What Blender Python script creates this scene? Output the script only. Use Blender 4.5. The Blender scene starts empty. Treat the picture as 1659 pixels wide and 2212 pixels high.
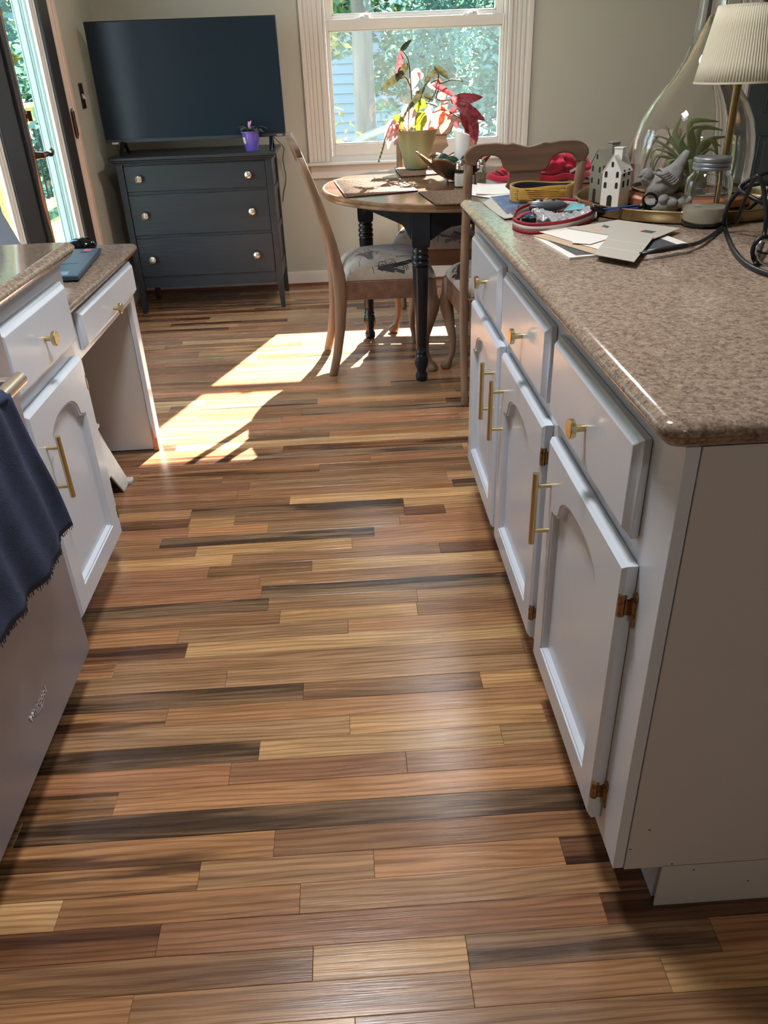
import bpy, bmesh, math, random
from mathutils import Vector, Matrix, Euler
# ------------------------------------------------------------------ camera, world, lights, exposure
C = bpy.context.scene.collection
sc = bpy.context.scene
EYE = Vector((0, 0, 1.277)); FPX = 1686.8
CR = Vector((0.99798, -0.05393, -0.03355)); CU = Vector((0.05600, 0.49776, 0.86551)); CF = Vector((0.02998, 0.86564, -0.49977))
cd = bpy.data.cameras.new('camera'); cam = bpy.data.objects.new('camera', cd); C.objects.link(cam)
cd.sensor_fit = 'VERTICAL'; cd.sensor_height = 36; cd.sensor_width = 27; cd.lens = FPX*36/2212; cd.clip_start = .02; cd.clip_end = 200
M3 = Matrix((CR, CU, -CF)).transposed()
cam.matrix_world = Matrix.Translation(EYE) @ M3.to_4x4()
sc.camera = cam
vs = sc.view_settings
vs.view_transform = 'Standard'; vs.look = 'None'; vs.exposure = 0.35; vs.gamma = 1.0; vs.use_curve_mapping = False
sc.cycles.max_bounces = 10; sc.cycles.diffuse_bounces = 4; sc.cycles.glossy_bounces = 5; sc.cycles.transmission_bounces = 9
sc.cycles.transparent_max_bounces = 16; sc.cycles.sample_clamp_indirect = 6; sc.cycles.use_denoising = True
w = bpy.data.worlds.new('sky'); sc.world = w; w.use_nodes = True
wn = w.node_tree; bg = wn.nodes['Background']
tcw = wn.nodes.new('ShaderNodeTexCoord'); sx = wn.nodes.new('ShaderNodeSeparateXYZ'); cr_ = wn.nodes.new('ShaderNodeValToRGB')
wn.links.new(tcw.outputs['Generated'], sx.inputs[0]); wn.links.new(sx.outputs[2], cr_.inputs[0])
cr_.color_ramp.elements[0].color = (.72, .90, 1, 1); cr_.color_ramp.elements[1].color = (.36, .62, 1, 1); cr_.color_ramp.elements[1].position = .8
wn.links.new(cr_.outputs[0], bg.inputs[0]); bg.inputs[1].default_value = 7.5
sd = bpy.data.lights.new('sun', 'SUN'); so = bpy.data.objects.new('sun', sd); C.objects.link(so)
sd.energy = 55; sd.angle = math.radians(.5); sd.color = (1, .93, .80)
so.rotation_euler = Vector((.34, 1.0, .76)).to_track_quat('Z', 'Y').to_euler()
def area(name, loc, aim, sx_, sy_, e, col, portal=False):
    l = bpy.data.lights.new(name, 'AREA'); o = bpy.data.objects.new(name, l); C.objects.link(o)
    l.shape = 'RECTANGLE'; l.size = sx_; l.size_y = sy_; l.energy = e; l.color = col
    o.location = loc; o.rotation_euler = (-(Vector(aim))).to_track_quat('Z', 'Y').to_euler()
    if portal: l.cycles.is_portal = True
    return o
area('window_portal', (.47, 5.52, 1.5), (0, -1, 0), 1.1, 1.5, 1, (1, 1, 1), True)
area('door_portal', (-1.62, 3.75, 1.1), (1, 0, 0), 1.8, 2.0, 1, (1, 1, 1), True)
# added fill lights under the ceiling, unseen and without fixtures, to brighten the interior
area('ceiling_fill_light', (-.1, 1.5, 2.42), (0, 0, -1), .3, .3, 25, (.95, .97, 1))
area('kitchen_fill_light', (.4, -1.3, 2.42), (0, 0, -1), .3, .3, 7, (1, .97, .93))
area('dining_fill_light', (.6, 3.6, 2.42), (0, 0, -1), .25, .25, 18, (.96, .97, 1))

# ------------------------------------------------------------------ projection helpers (pixel of the photograph + known plane -> place in the room)
def ray(px, py): return CF*FPX + CR*(px-829.5) - CU*(py-1106)
def PZ(px, py, z): d = ray(px, py); return EYE + d*((z-EYE.z)/d.z)
def PY(px, py, y): d = ray(px, py); return EYE + d*(y/d.y)
def PX(px, py, x): d = ray(px, py); return EYE + d*(x/d.x)
R = random.Random(7)
def sr(r, g, b):
    f = lambda c: ((c/255)/12.92 if c/255 <= .04045 else ((c/255+.055)/1.055)**2.4)
    return (f(r), f(g), f(b), 1)
# ------------------------------------------------------------------ materials
MATS = {}
def mat(name, col=(.5, .5, .5, 1), rough=.5, metal=0, spec=.5, coat=0, trans=0, ior=1.45, bump=0, bscale=60, var=0, vscale=8, stretch=(1, 1, 1), sheen=0, sub=0, col2=None, detail=4, emit=None):
    if name in MATS: return MATS[name]
    m = bpy.data.materials.new(name); m.use_nodes = True; nt = m.node_tree; b = nt.nodes['Principled BSDF']
    b.inputs['Base Color'].default_value = col; b.inputs['Roughness'].default_value = rough; b.inputs['Metallic'].default_value = metal
    b.inputs['Specular IOR Level'].default_value = spec; b.inputs['Coat Weight'].default_value = coat; b.inputs['Coat Roughness'].default_value = .08
    b.inputs['Transmission Weight'].default_value = trans; b.inputs['IOR'].default_value = ior; b.inputs['Sheen Weight'].default_value = sheen
    if sub: b.inputs['Subsurface Weight'].default_value = sub; b.inputs['Subsurface Scale'].default_value = .01
    tc = nt.nodes.new('ShaderNodeTexCoord'); mp = nt.nodes.new('ShaderNodeMapping'); mp.inputs['Scale'].default_value = stretch
    nt.links.new(tc.outputs['Object'], mp.inputs[0])
    if var or col2:
        n = nt.nodes.new('ShaderNodeTexNoise'); n.inputs['Scale'].default_value = vscale; n.inputs['Detail'].default_value = detail
        nt.links.new(mp.outputs[0], n.inputs[0])
        r = nt.nodes.new('ShaderNodeValToRGB'); r.color_ramp.elements[0].position = .33; r.color_ramp.elements[1].position = .67
        c2 = col2 or tuple(min(1, c*(1+var)) for c in col[:3])+(1,)
        c1 = col if col2 else tuple(c*(1-var) for c in col[:3])+(1,)
        r.color_ramp.elements[0].color = c1; r.color_ramp.elements[1].color = c2
        nt.links.new(n.outputs[0], r.inputs[0]); nt.links.new(r.outputs[0], b.inputs['Base Color'])
    if bump:
        n = nt.nodes.new('ShaderNodeTexNoise'); n.inputs['Scale'].default_value = bscale; n.inputs['Detail'].default_value = 5
        nt.links.new(mp.outputs[0], n.inputs[0]); bp = nt.nodes.new('ShaderNodeBump'); bp.inputs['Strength'].default_value = bump; bp.inputs['Distance'].default_value = .004
        nt.links.new(n.outputs[0], bp.inputs['Height']); nt.links.new(bp.outputs[0], b.inputs['Normal'])
    MATS[name] = m; return m
def wood(name, c1, c2, axis='z', rough=.45, scale=30):
    if name in MATS: return MATS[name]
    st = {'x': (.06, 1, 1), 'y': (1, .06, 1), 'z': (1, 1, .06)}[axis]
    m = mat(name, c1, rough, col2=c2, vscale=scale, stretch=st, bump=.12, bscale=scale*3, detail=6)
    return m
WALL = mat('wall_paint', sr(188, 185, 170), .62, bump=.05, bscale=220)
CEIL = mat('ceiling_paint', sr(225, 222, 215), .8)
TRIM = mat('trim_paint', sr(222, 216, 206), .42)
CAB = mat('cabinet_paint', sr(212, 218, 228), .27, spec=.5, coat=.15, bump=.06, bscale=70, stretch=(1, 1, .3))
CABIN = mat('cabinet_inner_panel', sr(198, 193, 188), .5)
ENDP = mat('cabinet_end_panel', sr(206, 202, 200), .42)
BRASS = mat('brushed_brass', sr(214, 194, 144), .30, metal=1, bump=.1, bscale=200)
OLDBRASS = mat('aged_brass', sr(150, 118, 78), .36, metal=1, var=.4, vscale=120)
BRONZE = mat('dark_bronze', sr(132, 104, 86), .28, metal=1)
BLACKW = mat('black_painted_wood', sr(38, 42, 45), .34, spec=.5, bump=.25, bscale=70, stretch=(.15, 1, 1), var=.12, vscale=20)
BLACKT = mat('black_satin_paint', sr(22, 26, 32), .25)
DARKDOOR = mat('dark_door_paint', sr(52, 50, 48), .38, bump=.06, bscale=80)
RAWWOOD = mat('bare_worn_wood', sr(176, 112, 72), .6, var=.3, vscale=40, stretch=(1, 1, .1))
CHAIRW = wood('weathered_oak', sr(108, 86, 68), sr(150, 118, 90), 'z', .5, 26)
CHAIRX = wood('weathered_oak_rail', sr(104, 84, 68), sr(142, 112, 88), 'x', .5, 26)
RAILW = wood('walnut_seat_rail', sr(104, 76, 60), sr(128, 94, 72), 'x', .45, 30)
TABTOP = wood('table_top_wood', sr(70, 46, 36), sr(92, 62, 46), 'x', .2, 24)
TABEDGE = wood('table_edge_wood', sr(108, 80, 60), sr(144, 110, 80), 'x', .3, 30)
STEEL = mat('stainless_steel', sr(158, 156, 164), .38, metal=.6, bump=.02, bscale=30, stretch=(1, 1, .02))
CHROME = mat('chrome', sr(215, 212, 208), .14, metal=1)
SCREEN = mat('television_screen', sr(28, 40, 50), .22, spec=.32)  # base colour lifted towards blue to stand in for window glare
PLAST = mat('black_plastic', sr(20, 21, 24), .35)
RUBBER = mat('black_cable_rubber', sr(16, 18, 22), .4)
WHITEP = mat('white_plastic', sr(205, 204, 200), .45, var=.06, vscale=30)
CERW = mat('white_glazed_ceramic', sr(226, 222, 214), .25, coat=.4)
CERG = mat('grey_green_ceramic', sr(128, 124, 110), .4)
HOLE = mat('dark_opening', sr(38, 34, 30), .8)
STONE = mat('grey_cast_stone', sr(132, 130, 126), .8, var=.25, vscale=40, bump=.8, bscale=60)
GLASSY = mat('clear_glass', (1, 1, 1, 1), .0, trans=1, ior=1.47)
MILK = mat('milky_liquid', sr(214, 208, 184), .35, sub=.2)
WAX = mat('white_candle_wax', sr(228, 226, 222), .4, sub=.3)
MOSS = mat('dark_green_moss', sr(14, 52, 34), .95, var=.6, vscale=120, bump=1.0, bscale=240)
POTG = mat('sage_green_pot', sr(150, 152, 112), .38, coat=.2)
SOIL = mat('potting_soil', sr(52, 38, 28), .95, bump=1, bscale=150)
PURP = mat('purple_plastic_pot', sr(104, 84, 172), .35, coat=.3)
PAPERW = mat('white_paper', sr(222, 216, 206), .6)
PAPERG = mat('grey_card', sr(172, 166, 154), .55)
PAPERT = mat('tan_paper', sr(186, 160, 130), .6)
SLATE = mat('dark_slate_print', sr(74, 76, 80), .35)
INK = mat('black_ink', sr(40, 38, 40), .6)
INKSOFT = mat('faded_ink', sr(112, 106, 106), .7)
FABRIC = mat('printed_linen', sr(172, 160, 144), .85, var=.10, vscale=26, bump=.2, bscale=500, sheen=.2)
TOWEL = mat('navy_towel_cloth', sr(54, 64, 90), .95, var=.2, vscale=14, bump=.6, bscale=500)
TOWEL2 = mat('navy_towel_fringe', sr(70, 80, 108), .95)
REDC = mat('red_cloth', sr(186, 24, 56), .8, bump=.4, bscale=60, sheen=.4, var=.15, vscale=12)
MUST = mat('mustard_corduroy', sr(178, 136, 46), .9, sheen=.4)
NAVYC = mat('dark_lining', sr(24, 28, 38), .9)
WICKER = mat('woven_fibre', sr(116, 92, 70), .8, var=.45, vscale=160, bump=1, bscale=260)
TRAYB = mat('antique_brass_tray', sr(168, 148, 108), .3, metal=1, var=.15, vscale=12)
BASEW = wood('cloche_base_wood', sr(140, 84, 52), sr(168, 106, 66), 'x', .4, 20)
AIRP = mat('air_plant_green', sr(136, 152, 100), .55, sub=.1, var=.2, vscale=20)
SHADE = mat('cream_pleated_fabric', sr(206, 198, 174), .8)
STRAPR = mat('red_webbing', sr(150, 26, 46), .7, bump=.3, bscale=400)
STRAPW = mat('pale_webbing', sr(196, 178, 170), .7, bump=.3, bscale=400)
BLUEM = mat('anodised_blue_metal', sr(72, 120, 196), .25, metal=.8)
LAPT = mat('slate_laptop_shell', sr(58, 78, 98), .35, metal=.3)
LAPP = mat('pale_touchpad', sr(120, 152, 184), .3)
LAPS = mat('laptop_screen_glass', sr(120, 122, 150), .2)  # lavender base colour stands in for a reflection on the screen
PINK = mat('pink_sticker', sr(224, 96, 104), .5)
BLUEB = mat('blue_glossy_cover', sr(70, 104, 150), .25, var=.5, vscale=14)
TEAL = mat('teal_print', sr(110, 170, 178), .4)
def transl(name, col, tcol, rough=.5, ratio=.5, var=.25, vs=9):
    m = bpy.data.materials.new(name); m.use_nodes = True; nt = m.node_tree; b = nt.nodes['Principled BSDF']; out = nt.nodes['Material Output']
    b.inputs['Base Color'].default_value = col; b.inputs['Roughness'].default_value = rough
    t = nt.nodes.new('ShaderNodeBsdfTranslucent'); t.inputs[0].default_value = tcol
    mx = nt.nodes.new('ShaderNodeMixShader'); mx.inputs[0].default_value = ratio
    nt.links.new(b.outputs[0], mx.inputs[1]); nt.links.new(t.outputs[0], mx.inputs[2]); nt.links.new(mx.outputs[0], out.inputs[0])
    if var:
        tc = nt.nodes.new('ShaderNodeTexCoord'); n = nt.nodes.new('ShaderNodeTexNoise'); n.inputs['Scale'].default_value = vs
        nt.links.new(tc.outputs['Object'], n.inputs[0])
        for sh, c in ((b, col), (t, tcol)):
            r = nt.nodes.new('ShaderNodeValToRGB'); r.color_ramp.elements[0].position = .35; r.color_ramp.elements[1].position = .65
            r.color_ramp.elements[0].color = tuple(x*(1-var) for x in c[:3])+(1,); r.color_ramp.elements[1].color = tuple(min(1, x*(1+var)) for x in c[:3])+(1,)
            nt.links.new(n.outputs[0], r.inputs[0]); nt.links.new(r.outputs[0], sh.inputs[0])
    return m
LEAFG = transl('tree_leaves_green', sr(72, 98, 72), sr(108, 138, 74), .35, .5, .5, 1.6)
LEAFY = transl('tree_leaves_yellow', sr(120, 116, 50), sr(160, 150, 48), .4, .5, .4, 1.2)
LEAFB = transl('tree_leaves_blue_green', sr(70, 102, 98), sr(92, 132, 112), .3, .45, .5, 1.6)
LEAFR = transl('red_begonia_leaf', sr(112, 50, 56), sr(160, 66, 70), .4, .5, .4, 60)
LEAFO = transl('coral_begonia_leaf', sr(180, 100, 86), sr(216, 124, 100), .4, .55, .4, 60)
LEAFO2 = transl('olive_begonia_leaf', sr(70, 70, 50), sr(58, 54, 32), .45, .45, .35, 60)
LEAFP = transl('pale_pink_begonia_leaf', sr(190, 150, 146), sr(190, 150, 142), .4, .5, .25, 60)
LEAFY2 = transl('lime_begonia_leaf', sr(104, 120, 44), sr(118, 128, 36), .4, .5, .35, 60)
def thin_glass(name, tint=(1, 1, 1, 1), refl=1.0):
    m = bpy.data.materials.new(name); m.use_nodes = True; nt = m.node_tree; nt.nodes.clear()
    out = nt.nodes.new('ShaderNodeOutputMaterial'); tr = nt.nodes.new('ShaderNodeBsdfTransparent'); gl = nt.nodes.new('ShaderNodeBsdfGlossy')
    lw = nt.nodes.new('ShaderNodeLayerWeight'); lw.inputs[0].default_value = .5; pw = nt.nodes.new('ShaderNodeMath'); pw.operation = 'POWER'; pw.inputs[1].default_value = 4.5; nt.links.new(lw.outputs['Facing'], pw.inputs[0])
    fr = nt.nodes.new('ShaderNodeMapRange'); fr.inputs[3].default_value = .03; fr.inputs[4].default_value = .75; nt.links.new(pw.outputs[0], fr.inputs[0]); mx = nt.nodes.new('ShaderNodeMixShader')
    tr.inputs[0].default_value = tint; gl.inputs['Roughness'].default_value = .02; gl.inputs[0].default_value = (refl, refl, refl, 1)
    nt.links.new(fr.outputs[0], mx.inputs[0]); nt.links.new(tr.outputs[0], mx.inputs[1]); nt.links.new(gl.outputs[0], mx.inputs[2]); nt.links.new(mx.outputs[0], out.inputs[0])
    return m
PANE = thin_glass('window_glass'); FILM = thin_glass('clear_plastic_film', (.9, .93, .95, 1))
def screen_mesh():
    m = bpy.data.materials.new('insect_screen_mesh'); m.use_nodes = True; nt = m.node_tree; nt.nodes.clear()
    out = nt.nodes.new('ShaderNodeOutputMaterial'); tr = nt.nodes.new('ShaderNodeBsdfTransparent'); df = nt.nodes.new('ShaderNodeBsdfTranslucent')
    df.inputs[0].default_value = (.62, .72, .76, 1); mx = nt.nodes.new('ShaderNodeMixShader'); mx.inputs[0].default_value = .011
    nt.links.new(tr.outputs[0], mx.inputs[1]); nt.links.new(df.outputs[0], mx.inputs[2]); nt.links.new(mx.outputs[0], out.inputs[0]); return m
SCRN = screen_mesh()
def granite():
    m = bpy.data.materials.new('brown_speckled_stone'); m.use_nodes = True; nt = m.node_tree; b = nt.nodes['Principled BSDF']
    tc = nt.nodes.new('ShaderNodeTexCoord'); v = nt.nodes.new('ShaderNodeTexVoronoi'); v.inputs['Scale'].default_value = 330
    n = nt.nodes.new('ShaderNodeTexNoise'); n.inputs['Scale'].default_value = 90; n.inputs['Detail'].default_value = 6
    nt.links.new(tc.outputs['Object'], v.inputs[0]); nt.links.new(tc.outputs['Object'], n.inputs[0])
    r = nt.nodes.new('ShaderNodeValToRGB'); e = r.color_ramp.elements; e[0].position = .0; e[0].color = sr(66, 48, 42); e[1].position = 1; e[1].color = sr(186, 172, 158)
    for p, c in ((.18, (104, 84, 74)), (.45, (142, 122, 106)), (.8, (156, 138, 122))):
        x = e.new(p); x.color = sr(*c)
    sv = nt.nodes.new('ShaderNodeSeparateColor'); nt.links.new(v.outputs['Color'], sv.inputs[0]); nt.links.new(sv.outputs[0], r.inputs[0])
    r2 = nt.nodes.new('ShaderNodeValToRGB'); r2.color_ramp.elements[0].position = .35; r2.color_ramp.elements[1].position = .62
    r2.color_ramp.elements[0].color = sr(112, 92, 80); r2.color_ramp.elements[1].color = sr(168, 148, 130)
    nt.links.new(n.outputs[0], r2.inputs[0]); mx = nt.nodes.new('ShaderNodeMix'); mx.data_type = 'RGBA'; mx.inputs[0].default_value = .55
    nt.links.new(r.outputs[0], mx.inputs[6]); nt.links.new(r2.outputs[0], mx.inputs[7]); nt.links.new(mx.outputs[2], b.inputs['Base Color'])
    b.inputs['Roughness'].default_value = .14; b.inputs['Specular IOR Level'].default_value = .5
    n3 = nt.nodes.new('ShaderNodeTexNoise'); n3.inputs['Scale'].default_value = 60; nt.links.new(tc.outputs['Object'], n3.inputs[0])
    bp = nt.nodes.new('ShaderNodeBump'); bp.inputs['Strength'].default_value = .05; bp.inputs['Distance'].default_value = .003
    nt.links.new(n3.outputs[0], bp.inputs['Height']); nt.links.new(bp.outputs[0], b.inputs['Normal']); return m
GRAN = granite()
def floor_wood():
    m = bpy.data.materials.new('oak_strip_flooring'); m.use_nodes = True; nt = m.node_tree; b = nt.nodes['Principled BSDF']; L = nt.links.new
    g = nt.nodes.new('ShaderNodeNewGeometry'); at = nt.nodes.new('ShaderNodeAttribute'); at.attribute_name = 'tone'
    sd_ = nt.nodes.new('ShaderNodeAttribute'); sd_.attribute_name = 'seed'
    sp = nt.nodes.new('ShaderNodeSeparateXYZ'); L(g.outputs['Position'], sp.inputs[0])
    ss = nt.nodes.new('ShaderNodeSeparateColor'); L(sd_.outputs['Color'], ss.inputs[0])   # r = random offset, g = streakiness
    def vec(ax, ay, k):
        a = nt.nodes.new('ShaderNodeMath'); a.operation = 'MULTIPLY'; a.inputs[1].default_value = ax; L(sp.outputs[0], a.inputs[0])
        c = nt.nodes.new('ShaderNodeMath'); c.operation = 'MULTIPLY'; c.inputs[1].default_value = ay; L(sp.outputs[1], c.inputs[0])
        d = nt.nodes.new('ShaderNodeMath'); d.operation = 'MULTIPLY'; d.inputs[1].default_value = k; L(ss.outputs[0], d.inputs[0])
        v = nt.nodes.new('ShaderNodeCombineXYZ'); L(a.outputs[0], v.inputs[0]); L(c.outputs[0], v.inputs[1]); L(d.outputs[0], v.inputs[2]); return v.outputs[0]
    def noise(v, s, det, dist=0):
        n = nt.nodes.new('ShaderNodeTexNoise'); n.inputs['Scale'].default_value = s; n.inputs['Detail'].default_value = det; n.inputs['Distortion'].default_value = dist; L(v, n.inputs[0]); return n.outputs[0]
    def ramp(x, p0, p1, c0, c1):
        r = nt.nodes.new('ShaderNodeValToRGB'); r.color_ramp.elements[0].position = p0; r.color_ramp.elements[1].position = p1
        r.color_ramp.elements[0].color = c0; r.color_ramp.elements[1].color = c1; L(x, r.inputs[0]); return r.outputs[0]
    def mul(a, c, f=None, fac=1):
        mx = nt.nodes.new('ShaderNodeMix'); mx.data_type = 'RGBA'; mx.blend_type = 'MULTIPLY'; mx.inputs[0].default_value = fac
        if f is not None: L(f, mx.inputs[0])
        L(a, mx.inputs[6]); L(c, mx.inputs[7]); return mx.outputs[2]
    broad = noise(vec(1.6, 22, 60), 1.6, 5, .8)             # broad figure
    c = mul(at.outputs['Color'], ramp(broad, .36, .64, (.76, .72, .69, 1), (1.14, 1.13, 1.11, 1)))
    # cathedral rings
    wv = nt.nodes.new('ShaderNodeTexWave'); wv.wave_type = 'BANDS'; wv.bands_direction = 'Y'; wv.inputs['Scale'].default_value = 1.0; wv.inputs['Distortion'].default_value = 13; wv.inputs['Detail'].default_value = 2; wv.inputs['Detail Scale'].default_value = .55
    L(vec(3.6, 24, 40), wv.inputs[0])
    c = mul(c, ramp(wv.outputs[1], .05, .5, (.66, .58, .52, 1), (1.04, 1.04, 1.04, 1)), fac=.75)
    fine = noise(vec(7, 420, 90), 1.3, 4)
    c = mul(c, ramp(fine, .36, .60, (.74, .68, .63, 1), (1.05, 1.05, 1.05, 1)), fac=.8)
    streak = noise(vec(1.3, 21, 30), 1.3, 5, .5)
    c = mul(c, ramp(streak, .44, .55, (.26, .23, .23, 1), (1.12, 1.10, 1.05, 1)), f=ss.outputs[1])
    L(c, b.inputs['Base Color'])
    rr = noise(vec(3, 20, 20), 3, 3); mr = nt.nodes.new('ShaderNodeMapRange'); mr.inputs[3].default_value = .17; mr.inputs[4].default_value = .33; L(rr, mr.inputs[0]); L(mr.outputs[0], b.inputs['Roughness'])
    b.inputs['Specular IOR Level'].default_value = .5
    bp = nt.nodes.new('ShaderNodeBump'); bp.inputs['Strength'].default_value = .18; bp.inputs['Distance'].default_value = .0015; L(fine, bp.inputs['Height']); L(bp.outputs[0], b.inputs['Normal'])
    return m
FLOORW = floor_wood()
# ------------------------------------------------------------------ mesh helpers
class MB:
    def __init__(s): s.v = []; s.f = []
    def add(s, vs_, fs):
        o = len(s.v); s.v += [tuple(v) for v in vs_]; s.f += [tuple(i+o for i in f) for f in fs]; return s
    def box(s, x0, x1, y0, y1, z0, z1):
        return s.add([(x, y, z) for x in (x0, x1) for y in (y0, y1) for z in (z0, z1)], [(0, 1, 3, 2), (4, 6, 7, 5), (0, 4, 5, 1), (2, 3, 7, 6), (0, 2, 6, 4), (1, 5, 7, 3)])
    def rings(s, rings, cap0=True, cap1=True, close=True):
        n = len(rings[0]); o = len(s.v)
        for r in rings: s.v += [tuple(p) for p in r]
        for i in range(len(rings)-1):
            for j in range(n if close else n-1):
                k = (j+1) % n; s.f.append((o+i*n+j, o+i*n+k, o+(i+1)*n+k, o+(i+1)*n+j))
        if cap0: s.f.append(tuple(o+j for j in range(n))[::-1])
        if cap1: s.f.append(tuple(o+(len(rings)-1)*n+j for j in range(n)))
        return s
    def lathe(s, prof, c=(0, 0, 0), n=32, axis='z', cap=True):
        rs = []
        for r, h in prof:
            ring = []
            for i in range(n):
                a = 2*math.pi*i/n; u, v = r*math.cos(a), r*math.sin(a)
                p = {'z': (u, v, h), 'x': (h, u, v), 'y': (v, h, u)}[axis]
                ring.append((c[0]+p[0], c[1]+p[1], c[2]+p[2]))
            rs.append(ring)
        return s.rings(rs, cap, cap)
    def tube(s, pts, rad, n=10, closed=False, flat=1.0, smooth=0):
        pts = [Vector(p) for p in pts]
        if not isinstance(rad, (list, tuple)): rad = [rad]*len(pts)
        if smooth:
            P2, R2 = [], []
            for i in range(len(pts)-1):
                p0 = pts[max(i-1, 0)]; p1 = pts[i]; p2 = pts[i+1]; p3 = pts[min(i+2, len(pts)-1)]
                for k in range(smooth):
                    t = k/smooth; t2 = t*t; t3 = t2*t
                    P2.append(.5*((2*p1)+(p2-p0)*t+(2*p0-5*p1+4*p2-p3)*t2+(3*p1-p0-3*p2+p3)*t3)); R2.append(rad[i]*(1-t)+rad[i+1]*t)
            P2.append(pts[-1]); R2.append(rad[-1]); pts, rad = P2, R2
        rs = []; up = None
        for i, p in enumerate(pts):
            t = (pts[min(i+1, len(pts)-1)]-pts[max(i-1, 0)])
            if t.length < 1e-9: t = Vector((0, 0, 1))
            t.normalize()
            if up is None: up = Vector((0, 0, 1)) if abs(t.z) < .9 else Vector((0, 1, 0))
            a = t.cross(up)
            if a.length < 1e-6: a = t.orthogonal()
            a.normalize(); b2 = a.cross(t).normalized(); up = b2
            rs.append([p+a*(rad[i]*math.cos(2*math.pi*k/n))+b2*(rad[i]*flat*math.sin(2*math.pi*k/n)) for k in range(n)])
        return s.rings(rs)
    def prism(s, poly, fn0, fn1):
        a = [fn0(*p) for p in poly]; b2 = [fn1(*p) for p in poly]; return s.rings([a, b2])
    def grid(s, fn, nu, nv, wrap=False):
        o = len(s.v)
        for i in range(nu+1):
            for j in range(nv+1): s.v.append(tuple(fn(i/nu, j/nv)))
        for i in range(nu):
            for j in range(nv):
                a = o+i*(nv+1)+j; s.f.append((a, a+nv+1, a+nv+2, a+1))
        return s
    def sphere(s, c, r, n=16, m=10, sc=(1, 1, 1), fn=None):
        rs = []
        for i in range(1, m):
            th = math.pi*i/m
            rs.append([(c[0]+r*sc[0]*math.sin(th)*math.cos(2*math.pi*k/n), c[1]+r*sc[1]*math.sin(th)*math.sin(2*math.pi*k/n), c[2]-r*sc[2]*math.cos(th)) for k in range(n)])
        return s.rings(rs)
    def xf(s, M): s.v = [tuple(M @ Vector(v)) for v in s.v]; return s
def mesh(mb, name, m, bev=0, smooth=False, solid=0, subd=0, seg=2):
    me = bpy.data.meshes.new(name); me.from_pydata(mb.v, [], mb.f); me.materials.append(m)
    bm = bmesh.new(); bm.from_mesh(me); bmesh.ops.recalc_face_normals(bm, faces=bm.faces); bm.to_mesh(me); bm.free()
    if smooth: me.shade_smooth()
    return me
def ob(name, mb, m, parent=None, bev=0, smooth=False, solid=0, subd=0, seg=2, auto=None):
    me = mesh(mb, name, m, smooth=smooth or bool(auto) or bev > 0)
    o = bpy.data.objects.new(name, me); C.objects.link(o)
    if auto or bev > 0 : me.set_sharp_from_angle(angle=math.radians(auto or 35))
    if parent: o.parent = parent
    if solid:
        md = o.modifiers.new('solid', 'SOLIDIFY'); md.thickness = solid; md.offset = 0
    if bev:
        md = o.modifiers.new('bevel', 'BEVEL'); md.width = bev; md.segments = seg; md.limit_method = 'ANGLE'; md.angle_limit = math.radians(40); md.harden_normals = False
    if subd:
        md = o.modifiers.new('sub', 'SUBSURF'); md.levels = subd; md.render_levels = subd
    return o
def tag(o, label=None, cat=None, group=None, kind=None):
    if label: o['label'] = label
    if cat: o['category'] = cat
    if group: o['group'] = group
    if kind: o['kind'] = kind
    return o
def thing(name, label, cat, loc=(0, 0, 0), rz=0, group=None):
    o = bpy.data.objects.new(name, None); C.objects.link(o); o.location = loc; o.rotation_euler = (0, 0, rz); o.empty_display_size = .1
    return tag(o, label, cat, group)
def struct(name, mb, m, label=None, **k):
    o = ob(name, mb, m, **k); o['kind'] = 'structure'
    if label: o['label'] = label
    return o
def sempty(name, label=None, loc=(0, 0, 0)):
    o = bpy.data.objects.new(name, None); C.objects.link(o); o.location = loc; o['kind'] = 'structure'
    if label: o['label'] = label
    return o
def copy_tree(o, parent=None):
    c = o.copy(); C.objects.link(c); c.parent = parent
    for ch in list(o.children): copy_tree(ch, c)
    return c
def text(name, body, size, m, parent, loc, rot, ext=.001, align='CENTER'):
    cu = bpy.data.curves.new(name, 'FONT'); cu.body = body; cu.size = size; cu.extrude = ext; cu.align_x = align; cu.materials.append(m)
    tmp = bpy.data.objects.new(name, cu); me = bpy.data.meshes.new_from_object(tmp); me.materials.clear(); me.materials.append(m); bpy.data.objects.remove(tmp)
    o = bpy.data.objects.new(name, me); C.objects.link(o); o.parent = parent; o.location = loc; o.rotation_euler = rot; o['kind'] = 'stuff'; return o
PI = math.pi
# ------------------------------------------------------------------ the room shell
XL, XR, YB, YF, ZC = -1.36, 3.35, 5.314, -2.5, 2.46
fl = struct('floor', MB().box(XL-.1, XR+.1, YF-.1, YB+.1, -.06, -.0125), mat('subfloor', sr(40, 28, 22), .9), 'hardwood strip floor of mixed brown oak planks')
struct('ceiling', MB().box(XL-.1, XR+.1, YF-.1, YB+.1, ZC, ZC+.08), CEIL)
WX0, WX1, WZ0, WZ1 = -.06, 1.01, .735, 2.14        # window opening
b = MB(); b.box(XL-.12, WX0, YB, YB+.12, 0, ZC); b.box(WX1, XR+.1, YB, YB+.12, 0, ZC); b.box(WX0, WX1, YB, YB+.12, 0, WZ0); b.box(WX0, WX1, YB, YB+.12, WZ1, ZC)
struct('wall_back', b, WALL, 'plain greige back wall')
DY0, DY1, DZ = 2.90, 4.47, 2.05
b = MB(); b.box(XL-.12, XL, YF, DY0, 0, ZC); b.box(XL-.12, XL, DY1, YB, 0, ZC); b.box(XL-.12, XL, DY0, DY1, DZ, ZC)
struct('wall_left', b, WALL)
b = MB(); b.box(XR, XR+.12, YF, YB, 0, ZC); struct('wall_right', b, WALL)
b = MB(); b.box(XL-.12, XR+.1, YF-.12, YF, 0, ZC)
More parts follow.
